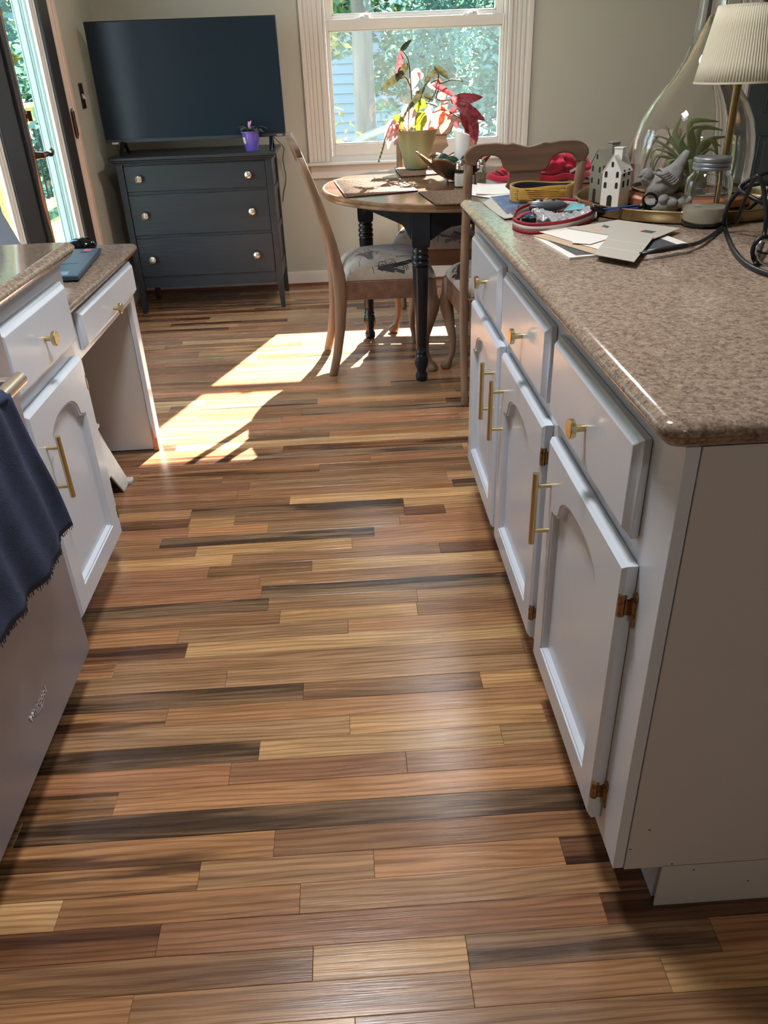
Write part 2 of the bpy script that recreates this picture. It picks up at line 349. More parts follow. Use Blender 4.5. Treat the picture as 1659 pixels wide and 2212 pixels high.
struct('wall_front', b, WALL)
# baseboards
def bb(name, x0, x1, y0, y1):
    m = MB(); m.box(x0, x1, y0, y1, .012, .078); m.box(x0+(.002 if x1-x0 > .1 else 0), x1, y0+.004, y1, .078, .088)
    return struct(name, m, TRIM, 'white painted baseboard', bev=.002)
bb('baseboard_back', XL, 2.37, YB-.014, YB)
struct('trim_1', MB().box(XL, 2.37, YB-.028, YB-.014, 0, .014), mat('shoe_mould_wood', sr(128, 74, 48), .4))
m = MB(); m.box(XL, XL+.014, 4.60, YB-.014, .0, .085); struct('baseboard_left', m, TRIM)
# ------------------------------------------------------------------ floor planks
TONES = {'d': (124, 88, 64), 'g': (140, 114, 90), 'b': (162, 122, 88), 'r': (176, 128, 94), 'o': (190, 142, 100), 'n': (176, 137, 100), 'l': (204, 164, 116), 's': (186, 140, 98)}
STREAK = {'d': .8, 'g': .85, 'b': .3, 'r': .1, 'o': .06, 'n': .18, 'l': .06, 's': .9}
PW, PY0 = .0586, .7174
MARKS = [  # px, py, left px, right px, tone
 (600, 1765, 40, 1290, 'g'), (900, 1715, 250, 1260, 'o'), (150, 1735, 40, 250, 's'), (300, 1830, -40, 592, 's'), (800, 1795, 592, 1330, 'b'),
 (200, 1890, -60, 430, 's'), (620, 1875, 430, 808, 'n'), (1000, 1850, 808, 1215, 'o'), (1260, 1838, 1215, 1340, 'd'), (60, 1960, -120, 125, 'l'), (400, 1945, 125, 648, 'o'), (900, 1905, 648, 1330, 'n'), (1350, 1890, 1330, 1700, 'd'),
 (150, 2030, -80, 342, 'd'), (800, 1985, 342, 1305, 'r'), (1360, 1955, 1305, 1800, 'd'), (300, 2105, -60, 676, 'b'), (850, 2070, 676, 1010, 'l'), (1300, 2050, 1010, 1545, 'g'),
 (100, 2190, -100, 280, 'o'), (600, 2160, 280, 1020, 'n'), (1250, 2120, 1020, 1440, 'o'), (1550, 2110, 1440, 1800, 'l'),
 (330, 1630, 60, 560, 'g'), (800, 1605, 560, 1085, 'l'), (1160, 1580, 1085, 1300, 'l'), (290, 1680, 60, 496, 'r'), (700, 1655, 496, 878, 'r'), (1050, 1635, 878, 1300, 'b'),
 (500, 1580, 80, 756, 'n'), (950, 1562, 756, 1175, 'l'), (1200, 1540, 1175, 1300, 'r'), (200, 1558, 80, 360, 's'), (800, 1518, 360, 1250, 'o'),
 (400, 1508, 100, 655, 'g'), (850, 1480, 655, 1040, 'b'), (1110, 1462, 1040, 1250, 'l'), (300, 1470, 100, 489, 'n'), (800, 1440, 489, 1250, 'n'),
 (300, 1412, 120, 403, 'd'), (750, 1385, 403, 1200, 'l'), (250, 1380, 120, 386, 'o'), (560, 1355, 386, 752, 'n'), (900, 1345, 752, 1200, 'o'),
 (400, 1318, 140, 579, 'g'), (740, 1300, 579, 901, 'n'), (1000, 1295, 901, 1200, 'b'), (900, 1265, 565, 1200, 'g'), (350, 1290, 150, 561, 'r'), (800, 1245, 561, 1150, 'n'),
 (300, 1255, 150, 450, 'r'), (560, 1228, 450, 674, 'b'), (900, 1215, 674, 1150, 'l'), (350, 1222, 150, 498, 'l'), (720, 1200, 501, 950, 'b'), (1020, 1178, 950, 1150, 'd'),
 (330, 1198, 180, 423, 'b'), (600, 1182, 423, 760, 'l'), (920, 1165, 760, 1150, 'o'), (300, 1178, 180, 346, 'o'), (560, 1162, 346, 808, 'g'), (950, 1142, 808, 1150, 'o'),
 (330, 1150, 200, 406, 'r'), (500, 1145, 406, 579, 'o'), (700, 1132, 579, 863, 'n'), (1000, 1118, 863, 1150, 'r'), (330, 1130, 200, 410, 'd'), (460, 1125, 410, 507, 'l'), (700, 1112, 507, 870, 'b'), (915, 1100, 873, 961, 'd'), (1050, 1095, 961, 1150, 'o'),
 (330, 1112, 200, 412, 'o'), (620, 1095, 412, 872, 'g'), (950, 1078, 872, 1100, 'l'), (450, 1085, 230, 626, 'b'), (800, 1068, 626, 1100, 'l'),
 (500, 940, 330, 650, 'b'), (800, 888, 652, 1010, 'g'), (700, 975, 500, 1000, 'g'), (560, 1010, 300, 690, 's')]
rows = {}
for px, py, xa, xb, t in MARKS:
    p = PZ(px, py, 0); k = math.floor((p.y-PY0)/PW); yc = PY0+(k+.5)*PW
    def xat(q):   # x on this row at image column q
        best = min((abs(PZ(q, yy, 0).y-yc), yy) for yy in range(600, 2700, 6)); return PZ(q, best[1], 0).x
    rows.setdefault(k, []).append((xat(xa), xat(xb), t))
def plank_mesh(x0, x1, y0, y1, tone, streak, seed, mb=None, cols=None):
    g, c = .00025, .0007; T = -.012
    x0 += g; x1 -= g; y0 += g; y1 -= g; dz = seed*.0004
    v = [(x0, y0, T), (x1, y0, T), (x1, y1, T), (x0, y1, T), (x0, y0, -c), (x1, y0, -c), (x1, y1, -c), (x0, y1, -c), (x0+c, y0+c, 0-dz), (x1-c, y0+c, 0-dz), (x1-c, y1-c, 0-dz), (x0+c, y1-c, 0-dz)]
    f = [(0, 1, 5, 4), (1, 2, 6, 5), (2, 3, 7, 6), (3, 0, 4, 7), (4, 5, 9, 8), (5, 6, 10, 9), (6, 7, 11, 10), (7, 4, 8, 11), (8, 9, 10, 11)]
    if mb is not None: mb.add(v, f); cols += [(tone, (seed, streak, 0, 1))]*12; return
    me = bpy.data.meshes.new('plank'); me.from_pydata(v, [], f); me.materials.append(FLOORW)
    a = me.attributes.new('tone', 'FLOAT_COLOR', 'POINT'); s = me.attributes.new('seed', 'FLOAT_COLOR', 'POINT')
    a.data.foreach_set('color', list(tone)*12); s.data.foreach_set('color', [seed, streak, 0, 1]*12)
    return me
def rtone(t=None):
    t = t or R.choices('dgbronls', (5, 6, 18, 17, 16, 14, 9, 5))[0]
    j = R.uniform(.90, 1.07); h = R.uniform(-.02, .02); c = TONES[t]; c = (c[0]*j*(1+h), c[1]*j, c[2]*j*(1-h))
    return sr(*[min(255, x) for x in c]), STREAK[t]
nplank = 0; restb, restc = MB(), []
for k in range(math.floor((.42-PY0)/PW), math.ceil((YB-PY0)/PW)):
    y0 = PY0+k*PW; y1 = min(y0+PW, YB-.002); far = y0 > 2.15
    vx0, vx1 = ((XL, 1.35) if far else (-.98, .62))
    if y0 > 4.9: vx1 = 1.0
    marks = sorted(rows.get(k, [])); spans = []; x = XL-.3
    for a, b2, t in marks:
        a = max(a, x)
        if b2-a < .04: continue
        if spans or a > x:
            while a-x > .04:
                L = R.uniform(.3, 1.05) if not far else R.uniform(.55, 1.35)
                if a-x-L < .18: L = a-x
                spans.append((x, x+L, None)); x += L
            if spans and a-x > 0: spans[-1] = (spans[-1][0], a, spans[-1][2])
        spans.append((a, b2, t)); x = b2
    if not marks: x = XL-R.uniform(0, .6)
    while x < XR:
        L = R.uniform(.3, 1.05) if not far else R.uniform(.6, 1.4)
        spans.append((x, x+L, None)); x += L
    for a, b2, t in spans:
        a = max(a, XL+.001); b2 = min(b2, XR-.001)
        if b2-a < .02: continue
        col, st = rtone(t); sd_ = R.random()
        if b2 > vx0 and a < vx1 and nplank < 298 and y1 > .45:
            o = bpy.data.objects.new('plank', plank_mesh(a, b2, y0, y1, col, st, sd_)); C.objects.link(o); o.parent = fl; nplank += 1
        else: plank_mesh(a, b2, y0, y1, col, st, sd_, restb, restc)
k = math.floor((.42-PY0)/PW); y1 = PY0+k*PW
while y1 > YF:
    x = XL
    while x < XR-.02:
        L = min(R.uniform(.4, 1.2), XR-x); col, st = rtone(); plank_mesh(x, x+L, y1-PW, y1, col, st, R.random(), restb, restc); x += L
    y1 -= PW
me = bpy.data.meshes.new('planks'); me.from_pydata(restb.v, [], restb.f); me.materials.append(FLOORW)
a = me.attributes.new('tone', 'FLOAT_COLOR', 'POINT'); s = me.attributes.new('seed', 'FLOAT_COLOR', 'POINT')
a.data.foreach_set('color', [q for t, _ in restc for q in t]); s.data.foreach_set('color', [q for _, t in restc for q in t])
o = bpy.data.objects.new('planks', me); C.objects.link(o); o.parent = fl; o['kind'] = 'stuff'
# ------------------------------------------------------------------ window in the back wall
wd = sempty('window_1', 'double hung window with white fluted casing above the dining table', (0, 0, 0))
def casing(x0, x1, z0, z1):
    m = MB(); m.box(x0, x1, YB-.012, YB, z0, z1); w_ = x1-x0
    for a, b2, d in ((0, .16, .026), (.22, .34, .018), (.40, .52, .018), (.58, .70, .018), (.80, 1, .022)): m.box(x0+w_*a, x0+w_*b2, YB-d, YB, z0, z1)
    return m
ob('casing', casing(-.195, WX0-.005, .745, 2.22), TRIM, wd, bev=.003); ob('casing', casing(WX1+.005, 1.163, .745, 2.22), TRIM, wd, bev=.003)
m = MB(); m.box(-.195, 1.163, YB-.022, YB, 2.145, 2.26); ob('head_casing', m, TRIM, wd, bev=.003)
m = MB(); m.box(-.215, 1.185, YB-.055, YB+.06, .728, .745); ob('stool', m, TRIM, wd, bev=.005)
m = MB(); m.box(-.19, 1.16, YB-.016, YB, .652, .727); ob('apron', m, TRIM, wd, bev=.003)
m = MB(); m.box(WX0, WX0+.012, YB, YB+.11, WZ0, WZ1); m.box(WX1-.012, WX1, YB, YB+.11, WZ0, WZ1); m.box(WX0, WX1, YB, YB+.11, WZ1-.012, WZ1); m.box(WX0, WX1, YB+.002, YB+.12, .736, .7735); ob('jamb', m, TRIM, wd)
def sash(x0, x1, z0, z1, gx0, gx1, gz0, gz1, y0, y1, nm):
    m = MB(); m.box(x0, gx0, y0, y1, z0, z1); m.box(gx1, x1, y0, y1, z0, z1); m.box(gx0, gx1, y0, y1, z0, gz0); m.box(gx0, gx1, y0, y1, gz1, z1)
    s_ = ob('sash', m, TRIM, wd, bev=.003); g = MB(); ym = (y0+y1)/2+.006
    for a, b2, c, d in ((gx0, gx0+.008, gz0, gz1), (gx1-.008, gx1, gz0, gz1), (gx0, gx1, gz0, gz0+.008), (gx0, gx1, gz1-.008, gz1)): g.box(a, b2, y0+.008, y1, c, d)
    ob('glazing_bead', g, TRIM, s_, bev=.002)
    ob('pane', MB().box(gx0, gx1, ym, ym+.003, gz0, gz1), PANE, s_); return s_
s1 = sash(WX0+.013, WX1-.013, .772, 1.495, -.03, .985, .84, 1.44, YB+.012, YB+.045, 'lower')
s2 = sash(WX0+.013, WX1-.013, 1.47, 2.125, -.005, .955, 1.515, 2.085, YB+.05, YB+.085, 'upper')
for x in (.17, .80):
    m = MB(); m.lathe([(.018, 0), (.018, .008), (.012, .014), (.004, .016)], (x, YB+.03, 1.495), 16); m.box(x-.045, x+.045, YB+.022, YB+.038, 1.495, 1.502); m.box(x-.004, x+.04, YB+.026, YB+.034, 1.502, 1.514)
    ob('sash_lock', m, TRIM, wd, bev=.002)
m = MB(); m.box(WX0+.012, WX1-.012, YB+.098, YB+.1, .775, 1.47); ob('insect_screen', m, SCRN, wd)
# ------------------------------------------------------------------ french door in the left wall
dr = sempty('door_1', 'dark painted glazed double door with worn bare wood edge')
XD = XL
def dbox(y0, y1, z0, z1, x0=-.025, x1=.018): return MB().box(XD+x0, XD+x1, y0, y1, z0, z1)
# far leaf: 3.77..4.465 ; near leaf: 3.0..3.76
for nm, (ys, gs0, gs1, ye) in (('far', (3.765, 3.845, 4.325, 4.465)), ('near', (2.92, 3.05, 3.535, 3.765))):
    lf = bpy.data.objects.new('door_leaf', None); C.objects.link(lf); lf.parent = dr
    for a, b2, c, d, n_ in ((ys, gs0, .01, 2.03, 'stile'), (gs1, ye, .01, 2.03, 'stile'), (gs0, gs1, .01, .26, 'rail'), (gs0, gs1, 1.90, 2.03, 'rail')):
        ob(n_, dbox(a, b2, c, d), DARKDOOR, lf, bev=.004)
    m = MB()
    for a, b2, x0, x1 in ((gs1-.012, gs1, -.02, .006), (gs1-.03, gs1-.012, -.02, -.002), (gs1-.042, gs1-.030, -.02, -.006)): m.box(XD+x0, XD+x1, a, b2, .26, 1.90)
    m.box(XD-.02, XD+.0, gs0, gs0+.02, .26, 1.9); m.box(XD-.02, XD, gs0, gs1, .26, .28); m.box(XD-.02, XD, gs0, gs1, 1.88, 1.9)
    ob('lite_frame', m, TRIM, lf, bev=.002)
    ob('pane', MB().box(XD-.012, XD-.009, gs0+.01, gs1-.01, .27, 1.89), PANE, lf)
ob('astragal', dbox(3.735, 3.785, .01, 2.03, .018, .034), DARKDOOR, dr, bev=.004)
# bare wood on the worn meeting edge
def worn(u, v):
    z = .55+v*1.2; w_ = .008+.008*max(0, math.sin(v*9))+.022*max(0, 1-abs(z-.80)/.16)
    return (XD+.0346, 3.7858-u*w_, z)
ob('bare_wood_edge', MB().grid(worn, 2, 40), RAWWOOD, dr)
m = MB(); m.box(XD+.018, XD+.0345, 3.7855, 3.7862, .6, 1.6); ob('bare_wood_edge', m, RAWWOOD, dr)
# exterior white jamb standing outside the glass
m = MB(); m.box(XD-.092, XD-.028, 4.30, 4.50, 0, 2.05)
for k, (a, b2) in enumerate(((.0, .006), (.012, .036), (.042, .046), (.052, .060))): m.box(XD-.092+a, XD-.092+b2, 4.296-.003*(k == 1), 4.30, 0, 2.05)
ob('outer_jamb', m, mat('outer_white_paint', sr(160, 176, 168), .4), dr, bev=.002)
m = MB(); m.box(XD-.16, XD-.12, 2.86, 4.5, 0, .03); ob('threshold', m, STEEL, dr)
# interior casing
m = MB(); m.box(XL, XL+.014, 4.475, 4.575, 0, 2.12); m.box(XL, XL+.024, 4.53, 4.575, 0, 2.12); m.box(XL, XL+.019, 4.475, 4.49, 0, 2.12); m.box(XL, XL+.018, 4.505, 4.515, 0, 2.12)
m.box(XL, XL+.02, 2.78, 2.885, 0, 2.12); m.box(XL, XL+.02, 2.78, 4.575, 2.05, 2.14)
ob('casing', m, mat('warm_white_casing', sr(226, 204, 188), .4), dr, bev=.003)
h = ob('hinge', MB().box(XL+.0245, XL+.028, 4.468, 4.515, 1.0, 1.11), OLDBRASS, dr, bev=.001)
ob('hinge_pin', MB().lathe([(.0, .985), (.006, .99), (.007, 1.0), (.007, 1.11), (.006, 1.12), (0, 1.126)], (XL+.031, 4.468, 0), 12), BRONZE, h, smooth=True)
# lever set
zl, yl = .972, 3.80
m = MB(); m.lathe([(.03, 0), (.032, .006), (.028, .010), (.016, .014), (.013, .05), (.014, .056)], (XD+.018, yl, zl), 24, 'x')
lv = ob('door_lever', m, BRONZE, dr, auto=40)
m = MB(); m.tube([(XD+.07, yl-.01, zl), (XD+.075, yl+.03, zl+.002), (XD+.074, yl+.08, zl-.006), (XD+.07, yl+.115, zl-.004), (XD+.066, yl+.132, zl+.008), (XD+.060, yl+.128, zl+.016)], [.012, .011, .008, .007, .007, .008], 10, smooth=4)
ob('lever_grip', m, BRONZE, lv, smooth=True)
m = MB(); m.lathe([(.028, 0), (.030, .005), (.026, .012), (.012, .016), (.011, .022)], (XD+.018, yl, 1.125), 24, 'x'); m.box(XD+.04, XD+.056, yl-.004, yl+.004, 1.105, 1.145)
ob('deadbolt', m, BRONZE, dr, auto=40)
# light switch plate
t = thing('light_switch', 'dark narrow switch plate with pale toggle on left wall beside the door', 'switch', (XL, 4.80, 1.17))
ob('switch_plate', MB().box(0, .005, -.034, .034, -.06, .06), mat('dark_switch_plate', sr(44, 36, 30), .4), t, bev=.003)
ob('toggle', MB().rings([[(.004, -.005, -.012), (.004, .005, -.012), (.004, .005, .012), (.004, -.005, .012)], [(.020, -.004, -.016), (.020, .004, -.016), (.020, .004, -.006), (.020, -.004, -.006)]]), WHITEP, t, bev=.001)
# ------------------------------------------------------------------ dark door on the right of the back wall
d2 = sempty('door_2', 'closed dark green grey panelled door at right of back wall')
GD = mat('dark_green_grey_door', sr(70, 78, 80), .4)
ob('slab', MB().box(2.53, 3.28, YB-.018, YB-.002, .01, 2.03), GD, d2)
for z0, z1 in ((.16, .80), (.92, 1.9)):
    for x0 in (2.63, 2.96):
        m = MB()
        for a, b2, c, d in ((x0, x0+.01, z0, z1), (x0+.23, x0+.24, z0, z1), (x0, x0+.24, z0, z0+.01), (x0, x0+.24, z1-.01, z1)): m.box(a, b2, YB-.026, YB-.018, c, d)
        m.box(x0+.04, x0+.20, YB-.024, YB-.018, z0+.04, z1-.04); ob('door_panel', m, GD, d2, bev=.003)
m = MB(); m.box(2.385, 2.51, YB-.014, YB, 0, 2.12); m.box(2.385, 2.41, YB-.024, YB, 0, 2.12); m.box(2.43, 2.445, YB-.02, YB, 0, 2.12); m.box(2.49, 2.51, YB-.02, YB, 0, 2.12); m.box(2.385, 3.35, YB-.02, YB, 2.04, 2.15)
ob('casing', m, TRIM, d2, bev=.003)
ob('door_knob', MB().lathe([(.03, 0), (.03, -.006), (.012, -.012), (.012, -.035), (.026, -.045), (.028, -.06), (.018, -.07), (0, -.072)], (3.2, YB-.018, .95), 20, 'y'), BRONZE, d2, smooth=True)
# ------------------------------------------------------------------ cabinet parts (u runs along +Y, v up, d out of the face)
def side_map(X, sgn):
    return lambda u, v, d: (X+sgn*d, u, v)
def arch_outline(u0, u1, v0, v1, rise=.07, n=22):
    pts = [(u0, v0), (u1, v0), (u1, v1-rise)]
    w_ = u1-u0; sh = w_*.12
    pts.append((u1-sh*.5, v1-rise+.004)); pts.append((u1-sh, v1-rise+.012))
    for i in range(n+1):
        t = i/n; u = (u1-sh)+(u0+sh-(u1-sh))*t; c = 2*t-1
        pts.append((u, v1-rise+.012+(rise-.012)*math.sqrt(max(0, 1-abs(c)**2.4))))
    pts += [(u0+sh, v1-rise+.012), (u0+sh*.5, v1-rise+.004), (u0, v1-rise)]
    out = [pts[0]]
    for p in pts[1:]:
        if math.hypot(p[0]-out[-1][0], p[1]-out[-1][1]) > 1e-5: out.append(p)
    return out
def offs(poly, d):   # inward offset of a counter-clockwise polygon
    n = len(poly); r = []
    for i in range(n):
        a, b2, c = poly[i-1], poly[i], poly[(i+1) % n]
        e1 = Vector((b2[0]-a[0], b2[1]-a[1])).normalized(); e2 = Vector((c[0]-b2[0], c[1]-b2[1])).normalized()
        n1 = Vector((-e1.y, e1.x)); n2 = Vector((-e2.y, e2.x)); k = 1+n1.dot(n2); m_ = (n1+n2)/max(k, .35)
        r.append((b2[0]+m_.x*d, b2[1]+m_.y*d))
    return r
def cabinet_door(parent, F, u0, u1, v0, v1, fr=.058, th=.022):
    inner = arch_outline(u0+fr, u1-fr, v0+fr, v1-fr)
    cu_, cv_ = (u0+u1)/2, (v0+v1)/2
    def to_rect(p, a, b2, c, d):
        # same walk round the outer rectangle
        if p[1] <= v0+fr+1e-6: return (a if p[0] < cu_ else b2, c)
        if abs(p[0]-(u0+fr)) < 1e-6 or abs(p[0]-(u1-fr)) < 1e-6: return (a if p[0] < cu_ else b2, p[1])
        t = (p[0]-(u0+fr))/(u1-u0-2*fr); return (a+(b2-a)*t, d)
    def ring(pts, dpt): return [F(p[0], p[1], dpt) for p in pts]
    ch = .007
    r = []
    # the top corners have to be walked too
    pts = inner; outer = [to_rect(p, u0, u1, v0, v1) for p in pts]; outerf = [to_rect(p, u0+ch, u1-ch, v0+ch, v1-ch) for p in pts]
    iL = max(i for i, p in enumerate(pts) if abs(p[0]-(u1-fr)) < 1e-6); outer[iL] = (u1, v1); outerf[iL] = (u1-ch, v1-ch)
    iR = min(i for i, p in enumerate(pts) if i > 3 and abs(p[0]-(u0+fr)) < 1e-6); outer[iR] = (u0, v1); outerf[iR] = (u0+ch, v1-ch)
    m = MB()
    r = [ring(outer, 0.001), ring(outer, th-ch*.8), ring(outerf, th), ring(pts, th), ring(offs(pts, .002), th-.003), ring(offs(pts, .006), th-.003), ring(offs(pts, .010), th-.012), ring(offs(pts, .010), .001)]
    m.rings(r, False, False)
    d = ob('door', m, CAB, parent, auto=25)
    pm = MB(); ip = offs(pts, .008); pm.rings([ring(ip, .004), ring(ip, th-.014)], True, True)
    ob('door_panel', pm, CAB, d)
    return d
def drawer_front(parent, F, u0, u1, v0, v1, th=.022):
    R4 = lambda k, dd: [F(u0+k, v0+k, dd), F(u1-k, v0+k, dd), F(u1-k, v1-k, dd), F(u0+k, v1-k, dd)]
    m = MB(); m.rings([R4(0, .001), R4(0, th*.5), R4(.005, th*.62), R4(.013, th)], True, True)
    return ob('drawer', m, CAB, parent, bev=.0012)
def knob(parent, F, u, v, d0):
    prof = [(.006, 0), (.0055, .004), (.0058, .012), (.0075, .0165), (.0155, .018), (.0165, .0195), (.0165, .026), (.0155, .0275), (0, .0275)]
    m = MB(); rs = []
    for r_, h_ in prof: rs.append([F(u+r_*math.cos(a*PI/14), v+r_*math.sin(a*PI/14), d0+h_) for a in range(28)])
    m.rings(rs); return ob('knob', m, BRASS, parent, auto=30)
def bar_handle(parent, F, u, v0, v1, d0, so_=.030):
    m = MB(); cyl = lambda a, b2, r_: m.tube([a, b2], r_, 16)
    cyl(F(u, v0, d0+so_), F(u, v1, d0+so_), .0062)
    for v in (v0+(v1-v0)*.18, v1-(v1-v0)*.18): cyl(F(u, v, d0-.001), F(u, v, d0+so_), .0045)
    return ob('handle', m, BRASS, parent, auto=30)
def hinge(parent, F, u, v, d0, s=-1):
    m = MB(); bx = lambda a, b2, c, d, e, f_: m.rings([[F(a, c, e), F(b2, c, e), F(b2, d, e), F(a, d, e)], [F(a, c, f_), F(b2, c, f_), F(b2, d, f_), F(a, d, f_)]])
    bx(u, u+s*.012, v-.016, v+.016, 0, .006)                      # leaf on the face frame
    for q in (-1, 1): m.rings([[F(u+s*(.003+.006*(1+math.cos(a*PI/6))), v+q*.022+.009*math.sin(a*PI/6), e) for a in range(12)] for e in (.0005, .003)])
    bx(u+s*.001, u-s*.004, v-.014, v+.014, 0.002, d0+.001)
    m.tube([F(u-s*.002, v-.016, d0*.75), F(u-s*.002, v+.018, d0*.75)], .0052, 10)
    m.tube([F(u-s*.002, v+.017, d0*.75), F(u-s*.002, v+.021, d0*.75)], .0062, 10)
    return ob('hinge', m, OLDBRASS, parent, auto=35)
def countertop(name, x0, x1, y0, y1, zt, label, radii, edges, grow=.022, th=.038):
    # outline with rounded corners; radii for (x0y0, x1y0, x1y1, x0y1)
    pts = []
    for (cx, cy, a0), r_ in zip(((x0, y0, PI), (x1, y0, 1.5*PI), (x1, y1, 0), (x0, y1, .5*PI)), radii):
        sx_ = 1 if cx == x0 else -1; sy_ = 1 if cy == y0 else -1
        for k in range(7 if r_ else 1):
            a = a0+(k/6*PI/2 if r_ else 0); pts.append((cx+sx_*r_+r_*math.cos(a), cy+sy_*r_+r_*math.sin(a)) if r_ else (cx, cy))
    prof = [(-.02, zt-th), (-.004, zt-th), (0.006, zt-th+.003), (.013, zt-th+.009), (.016, zt-th+.015), (.017, zt-th+.019), (.0215, zt-th+.021), (.022, zt-.011), (.0185, zt-.006), (.012, zt-.002), (.004, zt)]
    rs = []
    for o_, z in prof:
        q = offs(pts, grow-o_)
        q = [(p[0] if not (('x1' not in edges and abs(b_[0]-x1) < 1e-6) or ('x0' not in edges and abs(b_[0]-x0) < 1e-6)) else b_[0], p[1] if not (('y1' not in edges and abs(b_[1]-y1) < 1e-6) or ('y0' not in edges and abs(b_[1]-y0) < 1e-6)) else b_[1]) for p, b_ in zip(q, pts)]
        rs.append([(p[0], p[1], z) for p in q])
    m = MB(); m.rings(rs, True, True); o = ob(name, m, GRAN, auto=40); return tag(o, label, 'countertop')
# ---- island on the right
XI = .384
isl = thing('base_cabinet', 'white painted island cabinet with three drawers over three arched doors on the right', 'cabinet', (0, 0, 0))
m = MB(); m.box(XI, XI+.018, .806, 2.377, .105, .876)
m.box(XI+.018, 1.38, .812, 2.37, .105, .876); m.box(XI+.084, 1.38, .82, 2.36, 0, .105)
m.box(XI+.085, 1.381, .8065, .8125, 0, .876)
body = ob('body', m, CAB, isl, bev=.0015)
m = MB(); m.box(XI+.0185, 1.39, .8035, .8065, .105, .876); m.box(XI+.083, 1.39, .8035, .8065, 0, .106); ob('end_panel', m, ENDP, isl)
for q in ((1304+17, 0),): pass
m = MB()
for x, z in ((.43, .20), (.405, .155), (.62, .05), (.70, .07), (.52, .09), (.48, .11)): m.box(x, x+.0035, .8030, .8036, z, z+.0018)
ob('paint_chips', m, HOLE, isl)['kind'] = 'stuff'
FI = side_map(XI, -1)
for i, (a, b2) in enumerate(((.902, 1.352), (1.402, 1.842), (1.892, 2.325))):
    d = drawer_front(isl, FI, a, b2, .690, .842); knob(d, FI, (1.118, 1.60, 2.07)[i], .764, .022)
for i, (a, b2, hy, hs) in enumerate(((.886, 1.325, 1.285, -1), (1.376, 1.815, 1.772, -1), (1.862, 2.30, 1.905, 1))):
    d = cabinet_door(isl, FI, a, b2, .134, .655); bar_handle(d, FI, hy, .446, .600, .022)
    he = a if hs < 0 else b2
    for hz in (.20, .585): hinge(d, FI, he, hz, .022, hs)
countertop('island_countertop', .345, 1.42, .785, 2.47, .914, 'brown speckled stone countertop with rounded edge on the right island', (.03, .03, .02, .035), ('x0', 'x1', 'y0', 'y1'), grow=.022)
# ---- cabinets on the left
XLC = -.705
lc = thing('base_cabinet', 'white base cabinet with one drawer and arched door left of the aisle beside dishwasher', 'cabinet')
m = MB(); m.box(XLC-.018, XLC, 1.492, 2.008, .105, .876); m.box(XL+.002, XLC-.018, 1.495, 2.004, .105, .876); m.box(XL+.002, XLC-.08, 1.5, 2.0, 0, .105)
ob('body', m, CAB, lc, bev=.0015)
FL = side_map(XLC, 1)
d = drawer_front(lc, FL, 1.535, 1.958, .693, .842); knob(d, FL, 1.745, .765, .022)
d = cabinet_door(lc, FL, 1.548, 1.945, .134, .658); bar_handle(d, FL, 1.60, .440, .590, .022)
for hz in (.20, .585): hinge(d, FL, 1.945, hz, .022, 1)
countertop('sink_side_countertop', XL+.002, -.675, -.4, 2.075, .914, 'higher brown stone countertop at left above the dishwasher', (0, .02, .02, 0), ('x1', 'y1'))
# ---- lower desk
XK = -.765
dk = thing('desk_cabinet', 'white built-in desk with a single drawer and open kneehole at left', 'desk')
m = MB(); m.box(XK-.018, XK, 2.085, 2.20, .0, .712) if False else m.box(XK-.018, XK, 2.012, 2.16, .06, .712)
m.box(XK-.018, XK, 2.16, 2.79, .575, .712); m.box(XK-.018, XK, 2.79, 2.842, .0, .712)
m.box(XL+.002, XK-.018, 2.80, 2.832, 0, .712); m.box(XL+.002, XK-.018, 2.10, 2.80, .58, .60)
ob('body', m, CAB, dk, bev=.0015)
ob('side_panel', MB().box(XL+.002, XK-.020, 2.796, 2.80, .004, .58), CABIN, dk)
m = MB(); m.box(XK-.019, XK+.0008, 2.787, 2.8415, 0, .012); m.grid(lambda u, v: (XK-.017+u*.0165, 2.7892-.0004, .002+v*(.05+.08*max(0, math.sin(u*7))*(1-u))), 6, 5)
ob('worn_corner', m, RAWWOOD, dk)
FK = side_map(XK, 1)
d = drawer_front(dk, FK, 2.19, 2.83, .597, .704); knob(d, FK, 2.50, .630, .022)
countertop('desk_countertop', XL+.002, -.735, 2.012, 2.925, .750, 'lower brown stone desk countertop with laptop at left', (0, 0, .03, 0), ('x1', 'y1'))
# ---- dishwasher
XD_ = -.655
dw = thing('dishwasher', 'stainless dishwasher with flat front at lower left', 'dishwasher')
m = MB(); m.box(-1.28, XD_-.045, .885, 1.485, .10, .868); m.box(-1.28, XD_-.10, .89, 1.48, 0, .10); ob('tub_body', m, mat('dark_appliance_body', sr(60, 60, 62), .5), dw)
ob('door_panel', MB().box(XD_-.045, XD_, .885, 1.476, .098, .862), STEEL, dw, bev=.004)
hm = MB(); hm.tube([(XD_+.032, .93, .785), (XD_+.032, 1.43, .785)], .014, 20)
for y in (.955, 1.405): hm.box(XD_-.001, XD_+.032, y-.012, y+.012, .776, .794)
ob('handle', hm, mat('satin_nickel', sr(226, 214, 196), .25, metal=.8), dw, bev=.003)
tx = text('brand_lettering', 'Whirlpool', .022, CHROME, dw, (XD_+.0004, 1.178, .198), (PI/2, 0, PI/2), .0012)
m = MB(); m.tube([(XD_+.001, 1.185+.03*math.cos(a*PI/12), .1965+.007*math.sin(a*PI/12)) for a in range(-14, 4)], .0006, 6); ob('brand_swoosh', m, CHROME, dw)
